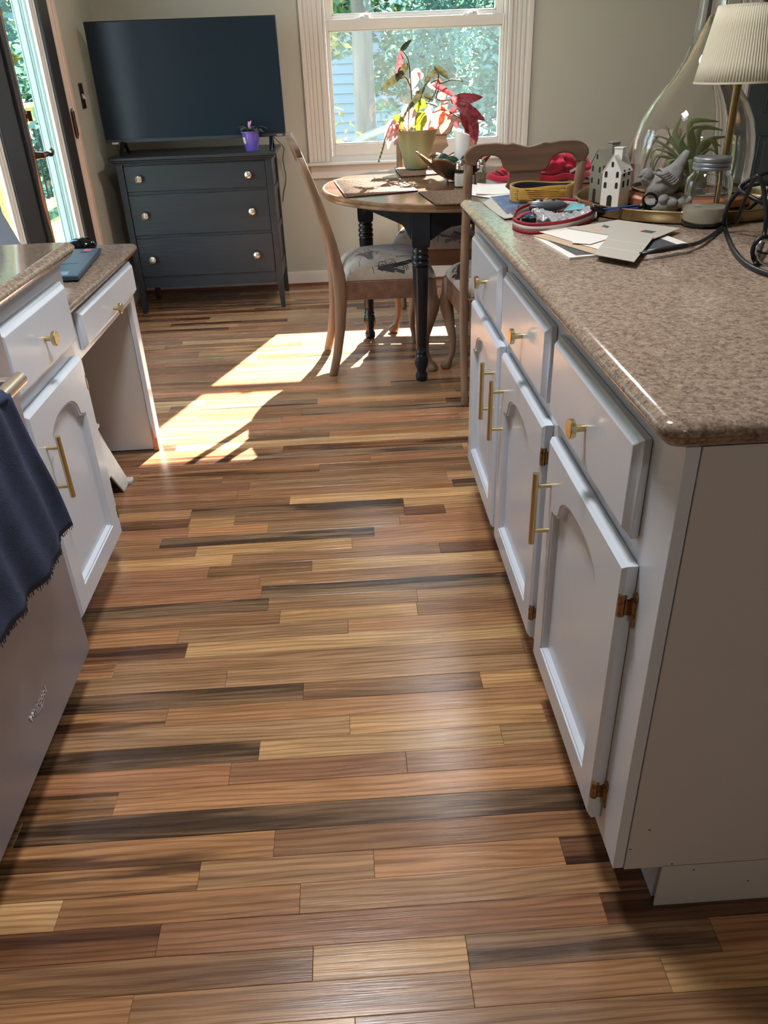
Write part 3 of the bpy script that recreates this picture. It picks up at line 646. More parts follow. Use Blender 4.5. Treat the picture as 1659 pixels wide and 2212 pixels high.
# ---- towel over the dishwasher handle
def towel_layer(name, y0, y1, zb, xo, ph, amp, m_, parent):
    def f(u, v):
        z = .80-(.80-zb-.012*math.sin(u*6+ph))*v; y = y0+(y1-.095*(1-v)-y0)*u+.012*math.sin(v*5+u*4+ph)*v
        x = xo+amp*(.3+.7*v)*(.5+.5*math.sin(u*17+ph+v*1.6))+amp*.4*math.sin(u*31+ph*2)
        return (x, y, z)
    o = ob(name, MB().grid(f, 60, 24), m_, parent, smooth=True, solid=.003)
    fr = MB()
    for i in range(120):
        u = (i+R.random())/120; p = Vector(f(u, 1)); q = p+Vector((R.uniform(-.001, .001), R.uniform(-.004, .004), -R.uniform(.005, .011))); fr.tube([p+Vector((0, 0, .002)), q], .0008, 4)
    ob('fringe', fr, TOWEL2, o)
    return o
tw = thing('kitchen_towel', 'navy blue frayed kitchen towel hanging over the dishwasher handle', 'towel')
towel_layer('front_layer', .90, 1.405, .475, XD_+.055, .6, .012, TOWEL, tw)
towel_layer('back_layer', .95, 1.315, .430, XD_+.008, 2.1, .010, TOWEL, tw)
m = MB(); m.grid(lambda u, v: (XD_+.031+.0205*math.cos(PI*(1-v))*1.2, .90+.41*u, .792+.0205*math.sin(PI*v)+.002*math.sin(u*30)), 40, 8)
ob('top_fold', m, TOWEL, tw, smooth=True, solid=.003)
# ---- step stool in the kneehole
st = thing('step_stool', 'small white plastic step stool with splayed legs under the desk', 'stool', (-.98, 2.36, 0))
def stool_panel(ax):
    m = MB(); top, bot, h_ = .12, .17, .235
    # panel with an inverted V notch between its two feet
    poly = [(-bot, 0), (-bot*.55, 0), (-.05, .085), (.05, .085), (bot*.55, 0), (bot, 0), (top, h_), (-top, h_)]
    if ax == 'x+': fn = lambda d: (lambda u, v: (.105+(1-v/h_)*.055-d, u, v))
    elif ax == 'x-': fn = lambda d: (lambda u, v: (-.105-(1-v/h_)*.055+d, u, v))
    elif ax == 'y+': fn = lambda d: (lambda u, v: (u*.9, .12+(1-v/h_)*.05-d, v))
    else: fn = lambda d: (lambda u, v: (u*.9, -.12-(1-v/h_)*.05+d, v))
    m.prism(poly, fn(0), fn(.008)); return m
for ax in ('x+', 'x-', 'y+', 'y-'): ob('leg_panel', stool_panel(ax), WHITEP, st, bev=.003)
ob('step', MB().box(-.115, .115, -.13, .13, .235, .25), WHITEP, st, bev=.006, seg=3)
for sx_ in (-1, 1):
    for sy_ in (-1, 1): ob('foot', MB().box(sx_*.158-.014, sx_*.158+.014, sy_*.165-.016, sy_*.165+.016, 0, .016), WHITEP, st, bev=.004)
# ---- laptop and mouse on the desk
lp = thing('laptop', 'open slate blue laptop on the lower desk countertop', 'laptop', (-.80, 2.35, .750))
ob('base', MB().rings([[(-.27, 0, .004), (0.02, 0, .004), (-.018, .405, .004), (-.30, .405, .004)], [(-.27, 0, .018), (0.02, 0, .018), (-.018, .405, .018), (-.30, .405, .018)]]), LAPT, lp, bev=.003)
ob('touchpad', MB().rings([[(-.17, .012, .0182), (-.014, .012, .0182), (-.022, .062, .0182), (-.17, .062, .0182)], [(-.17, .012, .0187), (-.014, .012, .0187), (-.022, .062, .0187), (-.17, .062, .0187)]]), LAPP, lp)
ob('deck_line', MB().box(-.26, -.03, .17, .173, .018, .0185), PLAST, lp)
kb = MB()
for i in range(11):
    for j in range(5): kb.box(-.25+j*.024, -.23+j*.024, .04+i*.029, .064+i*.029, .018, .0205)
ob('keys', kb, PLAST, lp, bev=.001)
sk = ob('sticker', MB().box(-.065, -.04, .36, .385, .018, .0186), PINK, lp); ob('sticker', MB().box(-.068, -.045, .335, .352, .018, .0186), PLAST, lp)
sc_ = ob('screen_lid', MB().rings([[(-.268, .0, .018), (-.276, .0, .018), (-.276, .405, .018), (-.268, .405, .018)], [(-.36, .0, .285), (-.368, .0, .285), (-.368, .405, .285), (-.36, .405, .285)]]), PLAST, lp, bev=.002)
ob('screen_glass', MB().rings([[(-.2705, .008, .03), (-.2715, .008, .03), (-.2715, .397, .03), (-.2705, .397, .03)], [(-.3555, .008, .277), (-.3565, .008, .277), (-.3565, .397, .277), (-.3555, .397, .277)]]), LAPS, sc_)
ms = thing('computer_mouse', 'round black mouse behind the laptop on the desk', 'mouse', (-.905, 2.835, .750))
ob('shell', MB().lathe([(.0, .0005), (.040, .0005), (.046, .006), (.046, .014), (.040, .026), (.028, .034), (.012, .038), (0, .0385)], n=28).xf(Matrix.Diagonal((1.08, .72, 1, 1))), mat('glossy_black', sr(14, 15, 18), .12), ms, smooth=True)
ob('scroll_wheel', MB().lathe([(.008, -.003), (.009, 0), (.008, .003)], (.026, 0, .033), 16, 'y'), RUBBER, ms)
# ------------------------------------------------------------------ dresser
ds = thing('dresser', 'black painted three drawer dresser with ribbed nickel knobs against back wall', 'dresser')
dx0, dx1, dy0, dy1 = -1.245, -.385, 4.77, 5.20
m = MB(); m.box(dx0+.04, dx1-.01, dy0+.012, dy1-.01, .15, .835); ob('carcass', m, BLACKW, ds)
for x0, x1 in ((dx0, dx0+.036), (dx1-.036, dx1)):
    for y0, y1, sy_ in ((dy0, dy0+.04, 1), (dy1-.04, dy1, -1)):
        xi = x1 if x0 == dx0 else x0; s_ = 1 if x0 == dx0 else -1
        m = MB(); R4 = lambda z, k: [(x0+(.0 if s_ > 0 else k), y0, z), (x1-(k if s_ > 0 else 0), y0, z), (x1-(k if s_ > 0 else 0), y1, z), (x0+(0 if s_ > 0 else k), y1, z)]
        m.rings([R4(0, .012), R4(.145, 0), R4(.835, 0)]); ob('leg', m, BLACKW, ds, bev=.002)
for z0, z1 in ((.15, .212), (.436, .447), (.671, .682), (.823, .835)): ob('rail', MB().box(dx0+.036, dx1-.036, dy0+.013, dy0+.03, z0, z1), BLACKW, ds, bev=.002)
for z0, z1 in ((.215, .433), (.450, .668), (.685, .821)):
    d = ob('drawer', MB().box(dx0+.038, dx1-.038, dy0+.002, dy0+.024, z0, z1), BLACKW, ds, bev=.003)
    for x in (-1.128, -.522):
        kz = (z0+z1)/2-(.007 if z0 < .3 else 0)
        m = MB(); m.lathe([(.008, 0), (.008, -.012), (.018, -.017), (.0205, -.022), (.0205, -.027), (.017, -.031), (0, -.033)], (x, dy0+.002, kz), 24, 'y')
        kn = ob('knob', m, mat('brushed_nickel', sr(226, 214, 200), .25, metal=.9), d, smooth=True)
        for q in (-.006, .002): ob('groove', MB().rings([[(x-.016, dy0-.0315, kz+q-.012*s2_+.0), (x+.016, dy0-.0315, kz+q+.012*s2_), (x+.016, dy0-.0315, kz+q+.003+.012*s2_), (x-.016, dy0-.0315, kz+q+.003-.012*s2_)] for s2_ in (1,)][0:1]+[[(x-.012, dy0-.028, kz+q-.009), (x+.012, dy0-.028, kz+q+.009), (x+.012, dy0-.028, kz+q+.012), (x-.012, dy0-.028, kz+q-.006)]]), OLDBRASS, kn)
m = MB(); m.box(dx0-.028, dx1+.028, dy0-.03, dy1+.005, .848, .866); ob('top', m, BLACKW, ds, bev=.004)
m = MB(); m.box(dx0-.016, dx1+.016, dy0-.018, dy1+.003, .838, .848); m.box(dx0-.006, dx1+.006, dy0-.008, dy1+.001, .829, .838); ob('top_moulding', m, BLACKW, ds, bev=.003)
for z0, z1 in ((.16, .24), (.42, .46), (.63, .67), (.80, .835)): ob('side_rail', MB().box(dx1-.014, dx1-.004, dy0+.04, dy1-.04, z0, z1), BLACKW, ds, bev=.002)
# ------------------------------------------------------------------ television
tv = thing('television', 'large flat black television standing on the dresser', 'television')
ty = 4.90; tx0, tx1, tz0, tz1 = -1.308, -.302, .929, 1.508
ob('cabinet', MB().box(tx0, tx1, ty, ty+.045, tz0, tz1), PLAST, tv, bev=.004)
ob('screen', MB().box(tx0+.006, tx1-.006, ty-.002, ty+.001, tz0+.018, tz1-.006), SCREEN, tv)
ob('lower_bezel', MB().box(tx0+.002, tx1-.002, ty-.003, ty+.001, tz0+.001, tz0+.017), mat('bezel_grey', sr(52, 56, 62), .35), tv)
text('brand_lettering', 'VIZIO', .013, WHITEP, tv, (tx1-.035, ty-.0035, tz0+.0045), (PI/2, 0, 0), .0005)
ob('energy_sticker', MB().box(tx0+.035, tx0+.07, ty-.0045, ty-.003, tz0-.006, tz0+.004), PAPERW, tv)
for x in (-1.215, -.385):
    m = MB(); m.rings([[(x-.011, ty-.005, tz0+.005), (x+.011, ty-.005, tz0+.005), (x+.011, ty+.03, tz0+.005), (x-.011, ty+.03, tz0+.005)], [(x-.007, ty-.115, .867), (x+.007, ty-.115, .867), (x+.007, ty-.09, .867), (x-.007, ty-.09, .867)]])
    m.rings([[(x-.011, ty+.01, tz0+.005), (x+.011, ty+.01, tz0+.005), (x+.011, ty+.035, tz0+.005), (x-.011, ty+.035, tz0+.005)], [(x-.007, ty+.10, .867), (x+.007, ty+.10, .867), (x+.007, ty+.125, .867), (x-.007, ty+.125, .867)]])
    ob('foot', m, PLAST, tv, bev=.002)
m = MB(); m.tube([PY(588, 293, ty+.05), PY(601, 306, ty+.15), PY(613, 320, 5.24), PY(611, 345, 5.28), PY(618, 385, 5.29), PY(613, 415, 5.29), PY(611, 436, 5.29)], .0022, 8, smooth=5)
ob('power_cord', m, RUBBER, tv, smooth=True)
# purple pot with african violet
pp = PZ(545, 326, .866); t = thing('potted_violet', 'small purple pot with a grey green leafed violet on the dresser', 'potted plant', (pp.x, pp.y+.01, .866))
ob('pot', MB().lathe([(.0, 0), (.034, 0), (.036, .004), (.049, .092), (.053, .094), (.053, .100), (.048, .100), (.046, .09), (0, .086)], n=32), PURP, t, auto=40)
ob('price_label', MB().grid(lambda u, v: ((.0425+.006*v)*math.cos(3.55+u*.5), (.0425+.006*v)*math.sin(3.55+u*.5), .040+v*.032), 6, 3), PAPERW, t)
VL = transl('violet_leaf', sr(92, 104, 88), sr(110, 110, 80), .6, .3, .3, 50)
VP = transl('violet_underleaf', sr(170, 110, 100), sr(190, 110, 90), .6, .3, .2, 50)
def leaf(p, q, wd_, nrm, curl=.15, n=8, pointy=1.0, lobes=0, cup=.25):
    p, q = Vector(p), Vector(q); ax = (q-p); L = ax.length; ax.normalize(); nrm = (Vector(nrm)-ax*ax.dot(Vector(nrm))).normalized(); sd2 = ax.cross(nrm)
    def f(u, v):
        s_ = (v-.5)*2; prof = (2.1*(u+.015)**.55*(1-u)**(.95*pointy+.15))*(1+lobes*math.sin(u*22)) if pointy < 1 else math.sin(PI*min(1, u**.75))**.8
        c = p+ax*(L*u)+nrm*(curl*L*math.sin(PI*u)-.1*L*u*u)
        return c+sd2*(wd_*.5*prof*s_)+nrm*(cup*wd_*.5*prof*abs(s_)*1.0)
    return MB().grid(f, n, 4)
for i in range(13):
    a = i*2.4; L = R.uniform(.065, .112); up = R.uniform(-.004, .03)
    p = Vector((.015*math.cos(a), .015*math.sin(a), .098)); q = Vector((L*math.cos(a), L*math.sin(a)*(.8 if math.sin(a) < 0 else .35), .098+up))
    ob('leaf', leaf(p, q, R.uniform(.038, .05), (0, 0, 1), .15), VP if i in (3, 8) else VL, t, smooth=True)
ob('flower', leaf((0, -.01, .11), (-.004, -.02, .150), .014, (0, -1, 0)), mat('violet_flower', sr(220, 150, 206), .6), t); ob('flower', leaf((0, -.01, .13), (.012, -.02, .153), .012, (0, -1, 0)), mat('violet_flower', sr(220, 150, 206), .6), t)
# ------------------------------------------------------------------ dining table
tb = thing('dining_table', 'round dining table with brown wood top and black turned legs', 'table')
TC = (.54, 3.97); TA, TB_ = .637, .665; TZ = .770
def ell(k, n=96): return [(TC[0]+(TA+k)*math.cos(2*PI*i/n), TC[1]+(TB_+k)*math.sin(2*PI*i/n)) for i in range(n)]
m = MB(); m.rings([[(x, y, z) for x, y in ell(k)] for k, z in ((-.03, TZ-.0335), (-.004, TZ-.033), (0, TZ-.029), (0, TZ-.020), (-.003, TZ-.018), (-.001, TZ-.014), (-.001, TZ-.006), (-.005, TZ-.001), (-.012, TZ-.0002))], True, True)
ob('tabletop_edge', m, TABEDGE, tb, auto=35)
m = MB(); m.rings([[(x, y, z) for x, y in ell(k)] for k, z in ((-.013, TZ-.003), (-.013, TZ+.0002), (-.016, TZ+.0005))], True, True); ob('tabletop', m, TABTOP, tb, auto=35)
LEGS = [(.315, 3.405), (.105, 4.075), (.80, 4.42), (1.0, 3.68)]
def turned_leg(x, y):
    q = MB(); s_ = .038
    q.rings([[(x-s_+.004, y-s_+.004, .595), (x+s_-.004, y-s_+.004, .595), (x+s_-.004, y+s_-.004, .595), (x-s_+.004, y+s_-.004, .595)], [(x-s_, y-s_, .61), (x+s_, y-s_, .61), (x+s_, y+s_, .61), (x-s_, y+s_, .61)], [(x-s_, y-s_, .735), (x+s_, y-s_, .735), (x+s_, y+s_, .735), (x-s_, y+s_, .735)]])
    prof = [(.018, .0), (.024, .003), (.027, .015), (.027, .03), (.020, .045), (.0215, .052), (.030, .075), (.031, .10), (.026, .122), (.022, .128), (.0265, .132), (.0265, .137), (.0225, .141), (.024, .17), (.031, .40), (.035, .50), (.036, .512), (.031, .516), (.036, .521), (.038, .530), (.034, .537), (.031, .540), (.037, .546), (.038, .555), (.033, .561), (.031, .564), (.036, .570), (.036, .578), (.030, .586), (.034, .597), (.02, .60)]
    q.lathe(prof, (x, y, 0), 28); return q
for x, y in LEGS: ob('leg', turned_leg(x, y), BLACKT, tb, auto=50)
for i in range(4):
    a, b2 = Vector(LEGS[i]+(0,)), Vector(LEGS[(i+1) % 4]+(0,)); d = (b2-a).normalized(); n_ = Vector((d.y, -d.x, 0)) if (a+b2).length else d
    c = (a+b2)/2; out = (c-Vector((TC[0], TC[1], 0))); n_ = Vector((-d.y, d.x, 0)); n_ = n_ if n_.dot(out) > 0 else -n_
    a2, b3 = a+d*.036, b2-d*.036; m = MB()
    # scalloped lower edge
    N = 14; bot, top = [], []
    for k in range(N+1):
        t_ = k/N; p = a2+(b3-a2)*t_; e = min(t_, 1-t_); z = .665-.045*max(0, 1-e/.16)**1.5; bot.append((p, z)); top.append((p, .735))
    poly = [(p, z) for p, z in bot]+[(p, z) for p, z in reversed(top)]
    m.rings([[tuple(p+n_*o_)[:2]+(z,) for p, z in poly] for o_ in (.012, .030)]); ob('apron', m, BLACKT, tb)
# ------------------------------------------------------------------ dining chairs
def make_chair(label):
    t = thing('dining_chair', label, 'chair', group='oak dining chairs around the table')
    def yb(z):   # centre line of the rear stile, leaning back
        for (z0, y0), (z1, y1) in zip(S_[:-1], S_[1:]):
            if z <= z1: u = (z-z0)/(z1-z0); return y0+(y1-y0)*u
        return S_[-1][1]
    S_ = [(0, -.262), (.10, -.236), (.22, -.216), (.36, -.205), (.46, -.208), (.60, -.232), (.75, -.272), (.88, -.316), (.95, -.340), (1.03, -.368)]
    for s_ in (-1, 1):
        rs = []
        for z, hw, hd in ((0, .014, .018), (.01, .016, .021), (.10, .015, .021), (.22, .016, .024), (.36, .018, .030), (.46, .018, .030), (.60, .0175, .024), (.75, .017, .021), (.88, .017, .018), (.948, .017, .015)):
            x = s_*(.190+.012*min(1, z/.9)); y = yb(z)
            rs.append([(x+hw*math.cos(a)*(1 if abs(math.cos(a)) < .75 else .98), y+hd*math.sin(a), z) for a in [2*PI*(k+.5)/12 for k in range(12)]])
        ob('rear_leg', MB().rings(rs), CHAIRW, t, smooth=True)
    # crest rail with two arches, thick along the lean
    up = [(.205, .945)]; 
    for k in range(7): a = k/6*PI/2; up.append((.150+.066*math.cos(a), .972+.046*math.sin(a)))
    up += [(.11, 1.019), (.075, 1.014), (.052, 1.017), (.040, 1.012), (.018, 1.006), (0, 1.003)]
    up += [(-x, z) for x, z in reversed(up[:-1])]
    lo = [(.172, .945)]
    for k in range(1, 8): a = k/8*PI; lo.append((.128+.044*math.cos(a), .948+.030*math.sin(a)))
    lo += [(.078, .934), (.064, .922), (.056, .920)]
    lo += [(-x, z) for x, z in reversed(lo)]
    poly = up+list(reversed(lo))
    ln = lambda d: (lambda x, z: (x*1.02, yb(z)+d+.012*(1-(x/.2)**2)*-1, z))
    ob('crest_rail', MB().prism(poly, ln(-.014), ln(.014)), CHAIRX, t, bev=.006, seg=3)
    half = [(.056, .921), (.056, .905), (.058, .885), (.066, .868), (.050, .856), (.036, .845), (.026, .80), (.030, .74), (.046, .69), (.052, .65), (.044, .60), (.030, .55), (.034, .50), (.050, .44), (.050, .41)]
    poly = half+[(-x, z) for x, z in reversed(half)]
    ln2 = lambda d: (lambda x, z: (x, yb(z)+d-.010, z))
    # the splat follows the lean: strips between levels
    m = MB(); rs = []
    for x, z in half: rs.append([(x, yb(z)-.018, z), (-x, yb(z)-.018, z), (-x, yb(z)-.005, z), (x, yb(z)-.005, z)])
    m.rings(rs); ob('back_splat', m, CHAIRX, t, bev=.002)
    # seat rails
    for nm, poly in (('seat_rail', [(-.200, -.19), (-.182, -.19), (-.215, .205), (-.233, .205)]), ('seat_rail', [(.200, -.19), (.182, -.19), (.215, .205), (.233, .205)]), ('seat_rail', [(-.2, .190), (.2, .190), (.2, .212), (-.2, .212)]), ('seat_rail', [(-.18, -.20), (.18, -.20), (.18, -.18), (-.18, -.18)])):
        m = MB(); m.rings([[(x, y, z) for x, y in poly] for z in (.350, .432)]); ob(nm, m, RAILW, t, bev=.003)
    # cabriole front legs
    for s_ in (-1, 1):
        rs = []
        for z, o_, r_ in ((0, .016, .018), (.012, .018, .024), (.028, .014, .023), (.045, .004, .014), (.09, -.008, .0125), (.15, -.008, .015), (.22, .004, .021), (.29, .016, .028), (.33, .016, .031), (.36, .008, .030), (.432, .004, .029)):
            cx, cy = s_*(.208+o_*1.1), .188+o_*1.1; r_ *= 1.12
            rs.append([(cx+r_*math.cos(a), cy+r_*math.sin(a), z) for a in [2*PI*k/14 for k in range(14)]])
        ob('front_leg', MB().rings(rs), CHAIRW, t, smooth=True)
    W0, W1, D0, D1 = .190, .232, -.175, .222
    def surf(u, v, lift=0):   # u, v in -1..1
        y = (D0+D1)/2+(D1-D0)/2*v; hw = W0+(W1-W0)*(v+1)/2
        e = (1-abs(u)**5)*(1-abs(v)**5); h_ = max(0, e)**.42
        bul = 1+.02*math.sin(PI*min(1, h_))
        return Vector((hw*u*bul, y, .434+(.078+.016*(1-u*u)*(1-v*v))*h_+lift))
    def warp(a): return math.copysign(1-(1-abs(a))**1.8, a)
    m = MB(); m.grid(lambda a, b2: surf(warp(a*2-1), warp(b2*2-1)), 36, 36)
    cu_ = ob('seat_cushion', m, FABRIC, t, smooth=True)
    # printed line drawing lying on the cloth: towers, scrolls, words
    def strip(m_, pts, wd_, lift=.0009):
        P = [surf(max(-.985, min(.985, x)), max(-.985, min(.985, y)), lift) for x, y in pts]
        for i in range(len(P)-1):
            d = P[i+1]-P[i]
            if d.length < 1e-6: continue
            u_, v_ = (pts[i][0]+pts[i+1][0])/2, (pts[i][1]+pts[i+1][1])/2
            if max(abs(u_), abs(v_)) > .97: continue
            nn = (surf(u_+.02, v_)-surf(u_-.02, v_)).cross(surf(u_, v_+.02)-surf(u_, v_-.02)).normalized()
            s_ = d.normalized().cross(nn)*wd_*.5; m_.add([P[i]-s_, P[i]+s_, P[i+1]+s_, P[i+1]-s_], [(0, 1, 2, 3)])
    ink, soft = MB(), MB()
    def tower(cx, cy, L, ang, mm):
        ca, sa = math.cos(ang), math.sin(ang); T = lambda a, b2: (cx+ca*a*L-sa*b2*L, cy+sa*a*L+ca*b2*L)
        for s_ in (-1, 1):
            for q in (0, .02, .04): strip(mm, [T(0, s_*(.24-q)), T(.16, s_*(.15-q)), T(.35, s_*(.09-q*.8)), T(.6, s_*(.045-q*.5)), T(1, 0)], .0085*L/.5)
        for a, b2 in ((.16, .17), (.35, .10), (.62, .05)): strip(mm, [T(a, -b2), T(a, b2)], .006*L/.5)
        strip(mm, [T(0, -.1), T(.07, -.075), T(.10, 0), T(.07, .075), T(0, .1)], .004*L/.5)
        for k in range(9): a = .14+k*.06; b2 = .13-a*.13; strip(mm, [T(a, -b2), T(a+.05, b2)], .0016); strip(mm, [T(a, b2), T(a+.05, -b2)], .0016)
    def scroll(cx, cy, r_, mm, s_=1):
        strip(mm, [(cx+s_*r_*(1-k/30)*math.cos(k*.42), cy+r_*(1-k/30)*math.sin(k*.42)) for k in range(27)], .0034)
    rr = random.Random(3)
    tower(.93, .62, -.9, PI/2, ink); tower(.2, -.5, .8, .2, soft); tower(-.93, .5, -.9, PI/2, ink); tower(-.4, .9, -.7, 0, soft); tower(.0, .92, .6, PI, soft)
    for s_ in (-1, 1):
        scroll(s_*.90, -.18, .13, ink); scroll(s_*.90, .04, .12, ink, -1); scroll(s_*.94, .33, .07, ink)
        strip(ink, [(s_*.90, -.35), (s_*.87, -.1), (s_*.92, .12), (s_*.95, .3)], .0022)
        scroll(s_*.45, .82, .10, ink)
    for k in range(95):
        x, y = rr.uniform(-.92, .92), rr.uniform(-.9, .9); n_ = rr.randint(3, 8); hor = rr.random() < .5
        pts = [((x+(i*.028 if hor else rr.uniform(-.012, .012)), y+(rr.uniform(-.014, .014) if hor else i*.028))) for i in range(n_)]; strip(soft if k % 4 else ink, pts, rr.uniform(.0015, .004))
    o = ob('printed_drawing', ink, INK, cu_); o['kind'] = 'stuff'; o = ob('faded_print', soft, INKSOFT, cu_); o['kind'] = 'stuff'
    return t
ch = [('oak dining chair left of the table, side to the camera, rear legs in sun', (.155, 3.735, 0), -PI/2+.075),
      ('oak dining chair nearest the camera with its back rising behind the island countertop', (.665, 3.335, 0), -.03),
      ('oak dining chair under the window behind the green plant pot', (.485, 4.335, 0), PI-.12),
      ('oak dining chair at the far right of the table seen past the glass cloche', (1.14, 3.98, 0), PI/2)]
c0 = make_chair(ch[0][0])
for i, (lb, loc, rz) in enumerate(ch):
    c = c0 if i == 0 else copy_tree(c0)
    c.location = loc; c.rotation_euler = (0, 0, rz); c['label'] = lb
# ------------------------------------------------------------------ on the table
ZT = TZ+.001
def placemat(label, pts):
    t = thing('placemat', label, 'placemat', group='woven placemats on the table'); c = Vector((sum(p[0] for p in pts)/4, sum(p[1] for p in pts)/4)); t.location = (c.x, c.y, ZT)
    q = [(p[0]-c.x, p[1]-c.y) for p in pts]
    bl = lambda u, v: tuple((q[0][k]*(1-u)+q[1][k]*u)*(1-v)+(q[3][k]*(1-u)+q[2][k]*u)*v for k in (0, 1))
    n = 26
    def f(u, v):
        x, y = bl(u, v); return (x, y, .0045+.0012*math.sin(u*90)*math.sin(v*120))
    m = MB(); m.rings([[(*bl(u, v), z) for u, v in ((0, 0), (1, 0), (1, 1), (0, 1))] for z in (0, .0045)]); ob('backing', m, WICKER, t)
    w_ = MB()
    for i in range(n):
        v = (i+.5)/n; a, b2 = Vector((*bl(.01, v), .0048)), Vector((*bl(.99, v), .0048)); w_.tube([a, (a+b2)/2, b2], (b2-a).length*0+.0042, 6, flat=.5)
    o = ob('weave', w_, WICKER, t, smooth=True); o['kind'] = 'stuff'
    m = MB(); m.tube([(*bl(u, v), .004) for u, v in ((0, 0), (1, 0), (1, 1), (0, 1), (0, 0))], .0045, 6, flat=.8); ob('border', m, WICKER, t, smooth=True)
    return t
P2 = lambda px, py: tuple(PZ(px, py, .777))[:2]
placemat('sunlit woven placemat at the left end of the table', [P2(747, 424), P2(902, 411), P2(860, 384), P2(722, 389)])
a = P2(905, 414); placemat('woven placemat at the near edge of the table beside papers', [P2(943, 440), (P2(943, 440)[0]+.40, P2(943, 440)[1]-.03), (a[0]+.40, a[1]-.02), a])
placemat('sunlit woven placemat under the green plant pot', [P2(868, 380), P2(958, 374), (P2(950, 362)[0], P2(950, 362)[1]+.02), (.29, 4.57)])
placemat('woven placemat behind the pepper shaker at back right of table', [P2(1052, 376), (1.02, 4.10), (1.04, 4.38), (.74, 4.42)])
placemat('woven placemat under the red cloth bundle', [(.80, 3.70), (1.13, 3.72), (1.14, 4.06), (.80, 4.04)])
def sheet(name, label, pts, z, m_, cat='paper', th=.0006, group=None, curl=0):
    c = Vector((sum(p[0] for p in pts)/len(pts), sum(p[1] for p in pts)/len(pts)))
    m = MB()
    if len(pts) == 4 and curl:
        bl = lambda u, v: tuple((pts[0][k]*(1-u)+pts[1][k]*u)*(1-v)+(pts[3][k]*(1-u)+pts[2][k]*u)*v-c[k] for k in (0, 1))
        m.grid(lambda u, v: (*bl(u, v), .0004+curl*(abs(2*u-1)**2.2*.6+.4*v*v)), 10, 6)
        o = ob(name, m, m_, solid=th, smooth=True)
    else:
        m.rings([[(x-c.x, y-c.y, zz) for x, y in pts] for zz in (0, th)]); o = ob(name, m, m_)
    o.location = (c.x, c.y, z); return tag(o, label, cat, group)
sheet('paper_sheet', 'white paper sheet curling on the table behind the near chair', [P2(1028, 425), P2(1140, 420), P2(1125, 400), P2(1030, 404)], ZT+.0108, PAPERW, curl=.012)
sheet('paper_sheet', 'second white sheet lying flat under the curled one on the table', [P2(1000, 421), P2(1100, 436), P2(1150, 415), P2(1020, 400)], ZT+.0098, PAPERW)
# potted begonia
pb = (.395, 4.46); pt = thing('potted_begonia', 'leggy pink and green leafed plant in a sage green pot by the window', 'potted plant', (pb[0], pb[1], ZT+.007))
ob('pot', MB().lathe([(0, .004), (.055, .004), (.060, .008), (.078, .08), (.096, .140), (.099, .146), (.101, .150), (.109, .183), (.112, .186), (.112, .191), (.105, .191), (.100, .17), (0, .165)], n=40), POTG, pt, auto=45)
ob('pot_foot', MB().lathe([(.046, 0), (.05, .0), (.052, .008), (.046, .010), (0, .01)], n=32), mat('pot_saucer_dark', sr(56, 66, 60), .4), pt)
ob('soil', MB().sphere((0, 0, .166), 1, 20, 8, (.099, .099, .012)), SOIL, pt, smooth=True)
o0 = Vector((pb[0], pb[1], ZT+.007))
def L3(px, py, dy=0): return PY(px, py, 4.40+dy)-o0
STEMS = [[(890, 290, .05), (889, 255, .05), (889, 215, .04), (887, 175, .04), (882, 130, .03), (868, 108, .02)], [(888, 190, .04), (880, 172, .03), (868, 160, .02)], [(895, 290, .05), (903, 250, .04), (908, 215, .02), (915, 190, .02), (928, 170, .02), (940, 152, .02)],
 [(920, 222, 0), (938, 227, 0), (960, 236, -.02), (985, 250, -.03), (1005, 263, -.03)], [(930, 180, .02), (945, 172, .02), (952, 180, .02), (975, 172, .02), (1001, 176, .02)], [(948, 155, .02), (946, 175, .03), (940, 200, .03), (930, 215, .03), (905, 240, .04)], [(950, 178, 0), (948, 190, 0), (945, 215, 0), (982, 215, -.02), (985, 222, -.02)],
 [(870, 290, .0), (850, 268, -.04), (842, 272, -.05), (832, 300, -.06), (826, 325, -.06), (817, 350, -.06)], [(885, 288, .02), (872, 262, 0), (858, 255, -.02)]]
for s_ in STEMS: ob('stem', MB().tube([L3(*p) for p in s_], [.0032]*(len(s_)-1)+[.0018], 8, smooth=4), mat('begonia_stem', sr(86, 66, 50), .5), pt, smooth=True)
